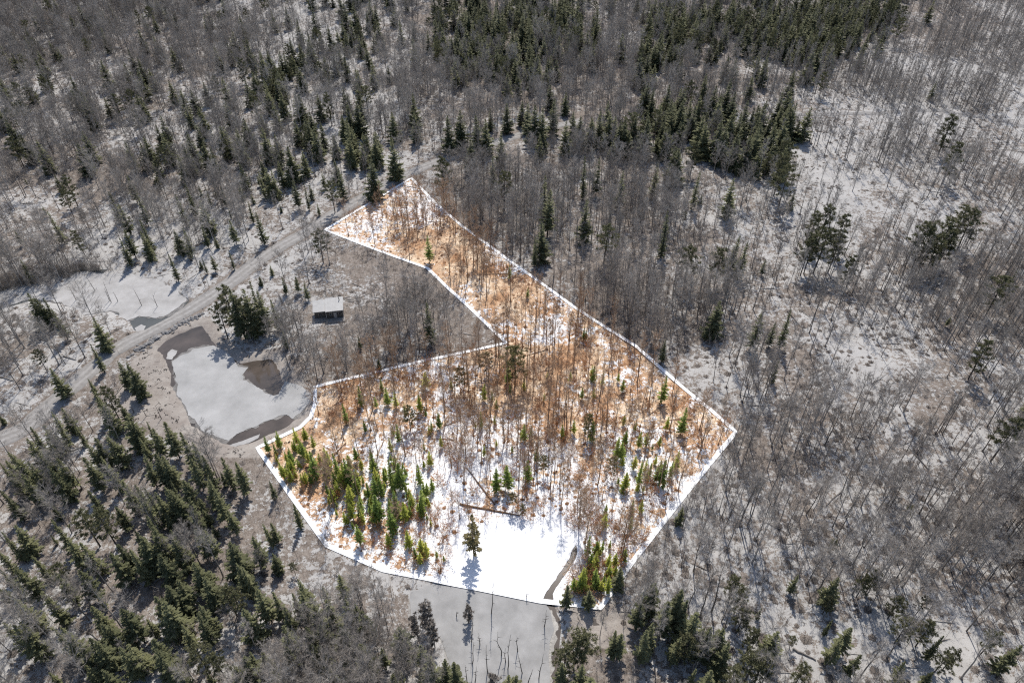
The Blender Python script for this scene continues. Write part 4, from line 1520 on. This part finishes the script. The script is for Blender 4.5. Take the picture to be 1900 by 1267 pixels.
ROCKS = [rock_mesh(i) for i in range(6)]
RIP = [(240, 400), (265, 392), (290, 380), (318, 362), (350, 345), (375, 325), (405, 305), (440, 285), (470, 265), (495, 255), (520, 250), (548, 228), (570, 210), (600, 190), (630, 170), (655, 160), (680, 150), (710, 138), (740, 125), (770, 110), (800, 95), (205, 440), (175, 460)]
nrock = 0
for i, (rx, ry) in enumerate(RIP):
    for k in range(3 if i < 21 else 1):
        u = Z2[0] + (rx + random.gauss(0, 9) * (k > 0)) * Z2[2]
        v = Z2[1] + (ry + 4 + random.gauss(0, 16) * (k > 0)) * Z2[2]
        x, y = (float(t) for t in ground(u, v))
        s = (1.25 if i == 6 else random.uniform(.55, .95)) if k == 0 else random.uniform(.25, .5)
        o = link('boulder', ROCKS[(i + k) % 6], None, (x, y, hz(x, y) + s * .2))
        o.scale = (s * random.uniform(.9, 1.3), s, s * random.uniform(.7, 1))
        o.rotation_euler = (0, 0, random.uniform(0, 6.28))
        if k == 0:
            lab = 'largest pale boulder on the bank between road and pond' if i == 6 else f'grey boulder on the road bank, {ORD[i] if i < 20 else "last"} large one from its west end'
            if i >= 21:
                lab = ('lone' if i == 21 else 'outlying') + ' grey boulder at the mudflat end of the road bank'
            tag(o, lab, 'boulder', 'boulders along the road bank')
        else:
            tag(o, f'small grey stone {"above" if k == 1 else "beside"} the {ORD[i] if i < 20 else "last"} large boulder from the road bank west end', 'boulder', 'small stones of the road bank')

# debris on the mudflat: dark sticks and stumps, too many to tell apart
deb = MB()
rd = random.Random(5)
mx, my = MUD[:, 0], MUD[:, 1]
cnt = 0
while cnt < 170:
    x, y = rd.uniform(mx.min(), mx.max()), rd.uniform(my.min(), my.max())
    if not inside(np.array([x]), np.array([y]), MUD)[0]:
        continue
    cnt += 1
    z = hz(x, y) + .03
    a = rd.uniform(0, 3.14)
    L = rd.choice((.2, .3, .4, .7, 1.6))
    d = Vector((math.cos(a), math.sin(a), rd.uniform(-.05, .25))) * L
    p = Vector((x, y, z))
    deb.tube([p - d * .5, p + d * .5], [.05, .03], 3)
    if rd.random() < .3:
        for _ in range(4):
            q = p + Vector((rd.gauss(0, .3), rd.gauss(0, .3), 0))
            deb.tube([q, q + Vector((rd.gauss(0, .2), rd.gauss(0, .2), rd.uniform(.1, .3)))], [.1, .04], 4)
o = link('driftwood_debris', deb.mesh('driftwood_debris', ['dead_wood']))
o['kind'] = 'stuff'
o['label'] = 'dark sticks and stumps strewn over the mudflat'

# brush pile (old dam of sticks) at the lot's lowest corner
bp_ = MB()
for k in range(260):
    u, v = rd.uniform(1050, 1122), rd.uniform(1045, 1112)
    if not in_poly_px(u, v, LOTP):
        continue
    x, y = (float(t) for t in ground(u, v))
    z = hz(x, y) + rd.uniform(.05, .6)
    a = rd.uniform(0, 6.28)
    L = rd.uniform(1.0, 3.4)
    d = Vector((math.cos(a), math.sin(a), rd.uniform(-.12, .35))) * L * .5
    p = Vector((x, y, z))
    bp_.tube([p - d, p + d], [.045, .015], 3)
o = link('brush_pile', bp_.mesh('brush_pile', ['twig_warm']))
tag(o, "pile of pale cut branches in the lot's lowest corner", 'brush pile')


# ------------------------------------------------------------------ cabin
def cabin():
    x, y = CABIN_XY
    e = bpy.data.objects.new('cabin', None)
    COL.objects.link(e)
    e.location = (x, y, hz(x, y) - .02)
    e.rotation_euler = (0, 0, math.radians(11))
    tag(e, 'small dark cabin with pale metal shed roof among bare trees', 'cabin')

    def part(name, boxes, mat, parent=e):
        m = MB()
        for b in boxes:
            m.box(*b)
        return link(name, m.mesh(name, [mat]), parent)
    part('wall', [((1.7, 0, 1.45), (4.4, 4.4, 2.9))], 'cabin_siding')
    part('wall', [((-2.25, .35, 1.25), (3.46, 3.7, 2.5))], 'cabin_siding')
    rf = MB()
    t = .16
    for (x0, x1, y0, y1, z0, z1) in ((-.75, 4.25, -2.75, 2.7, 2.85, 3.65), (-4.3, -.72, -2.0, 2.65, 2.55, 3.35)):
        n0 = len(rf.v)
        rf.v += [(x0, y0, z0), (x1, y0, z0), (x1, y1, z1), (x0, y1, z1), (x0, y0, z0 + t), (x1, y0, z0 + t), (x1, y1, z1 + t), (x0, y1, z1 + t)]
        for q in ((3, 2, 1, 0), (4, 5, 6, 7), (0, 1, 5, 4), (1, 2, 6, 5), (2, 3, 7, 6), (3, 0, 4, 7)):
            rf.f.append(tuple(n0 + k for k in q))
            rf.m.append(0)
    roof = link('roof', rf.mesh('roof', ['roof_metal']), e)
    seam = MB()
    for i in range(11):
        xs = -.55 + i * .46
        seam.tube([(xs, -2.72, 3.02), (xs, 2.66, 3.81)], [.025, .025], 4)
    link('seam', seam.mesh('seam', ['roof_metal']), roof)
    part('roof_fascia', [((1.75, -2.78, 2.93), (5.0, .05, .22))], 'cabin_trim', roof)
    for wx, wy, ww in ((.7, -2.2, 1.1), (2.75, -2.2, 1.3)):
        fr = part('window', [((wx, wy - .03, 1.75), (ww, .06, 1.1))], 'cabin_trim')
        part('pane', [((wx - ww / 4, wy - .07, 1.75), (ww / 2 - .1, .03, .95)), ((wx + ww / 4, wy - .07, 1.75), (ww / 2 - .1, .03, .95))], 'window_glass', fr)
    fr = part('window', [((-2.4, -1.53, 1.5), (1.2, .06, .9))], 'cabin_trim')
    part('pane', [((-2.4, -1.57, 1.5), (1.05, .03, .76))], 'window_glass', fr)
    dr = part('door', [((1.75, -2.23, 1.05), (.85, .06, 2.05))], 'cabin_trim')
    part('handle', [((2.05, -2.28, 1.05), (.05, .05, .12))], 'window_glass', dr)
    for px_ in (-.68, 4.0):
        part('post', [((px_, -2.6, 1.42), (.14, .14, 2.84))], 'cabin_trim')
    part('deck', [((1.7, -3.3, .14), (5.2, 2.0, .26))], 'pale_wood')
    part('deck', [((-2.5, -2.4, .12), (3.0, 1.8, .22))], 'pale_wood')
    part('chimney_pipe', [((3.2, 1.4, 3.95), (.22, .22, 1.3))], 'window_glass')


cabin()
wx, wy = (float(t) for t in ground(650, 556))
for k, (dx, dy, L) in enumerate(((0, 0, 2.2), (.4, -.9, 2.0))):
    m = MB()
    for j in range(4):
        m.box((0, j * .16 - .24, .10 + .07 * (j % 2)), (L, .14, .06), .05 * j)
    o = link('lumber_stack', m.mesh('lumber_stack', ['pale_wood']), None, (wx + dx, wy + dy, hz(wx + dx, wy + dy)))
    tag(o, ('upper' if k == 0 else 'lower') + ' small stack of pale boards beside the cabin', 'lumber')

print('conifers', len(CONIFERS), 'explicit', NEXP, 'bare', len(BAREL))
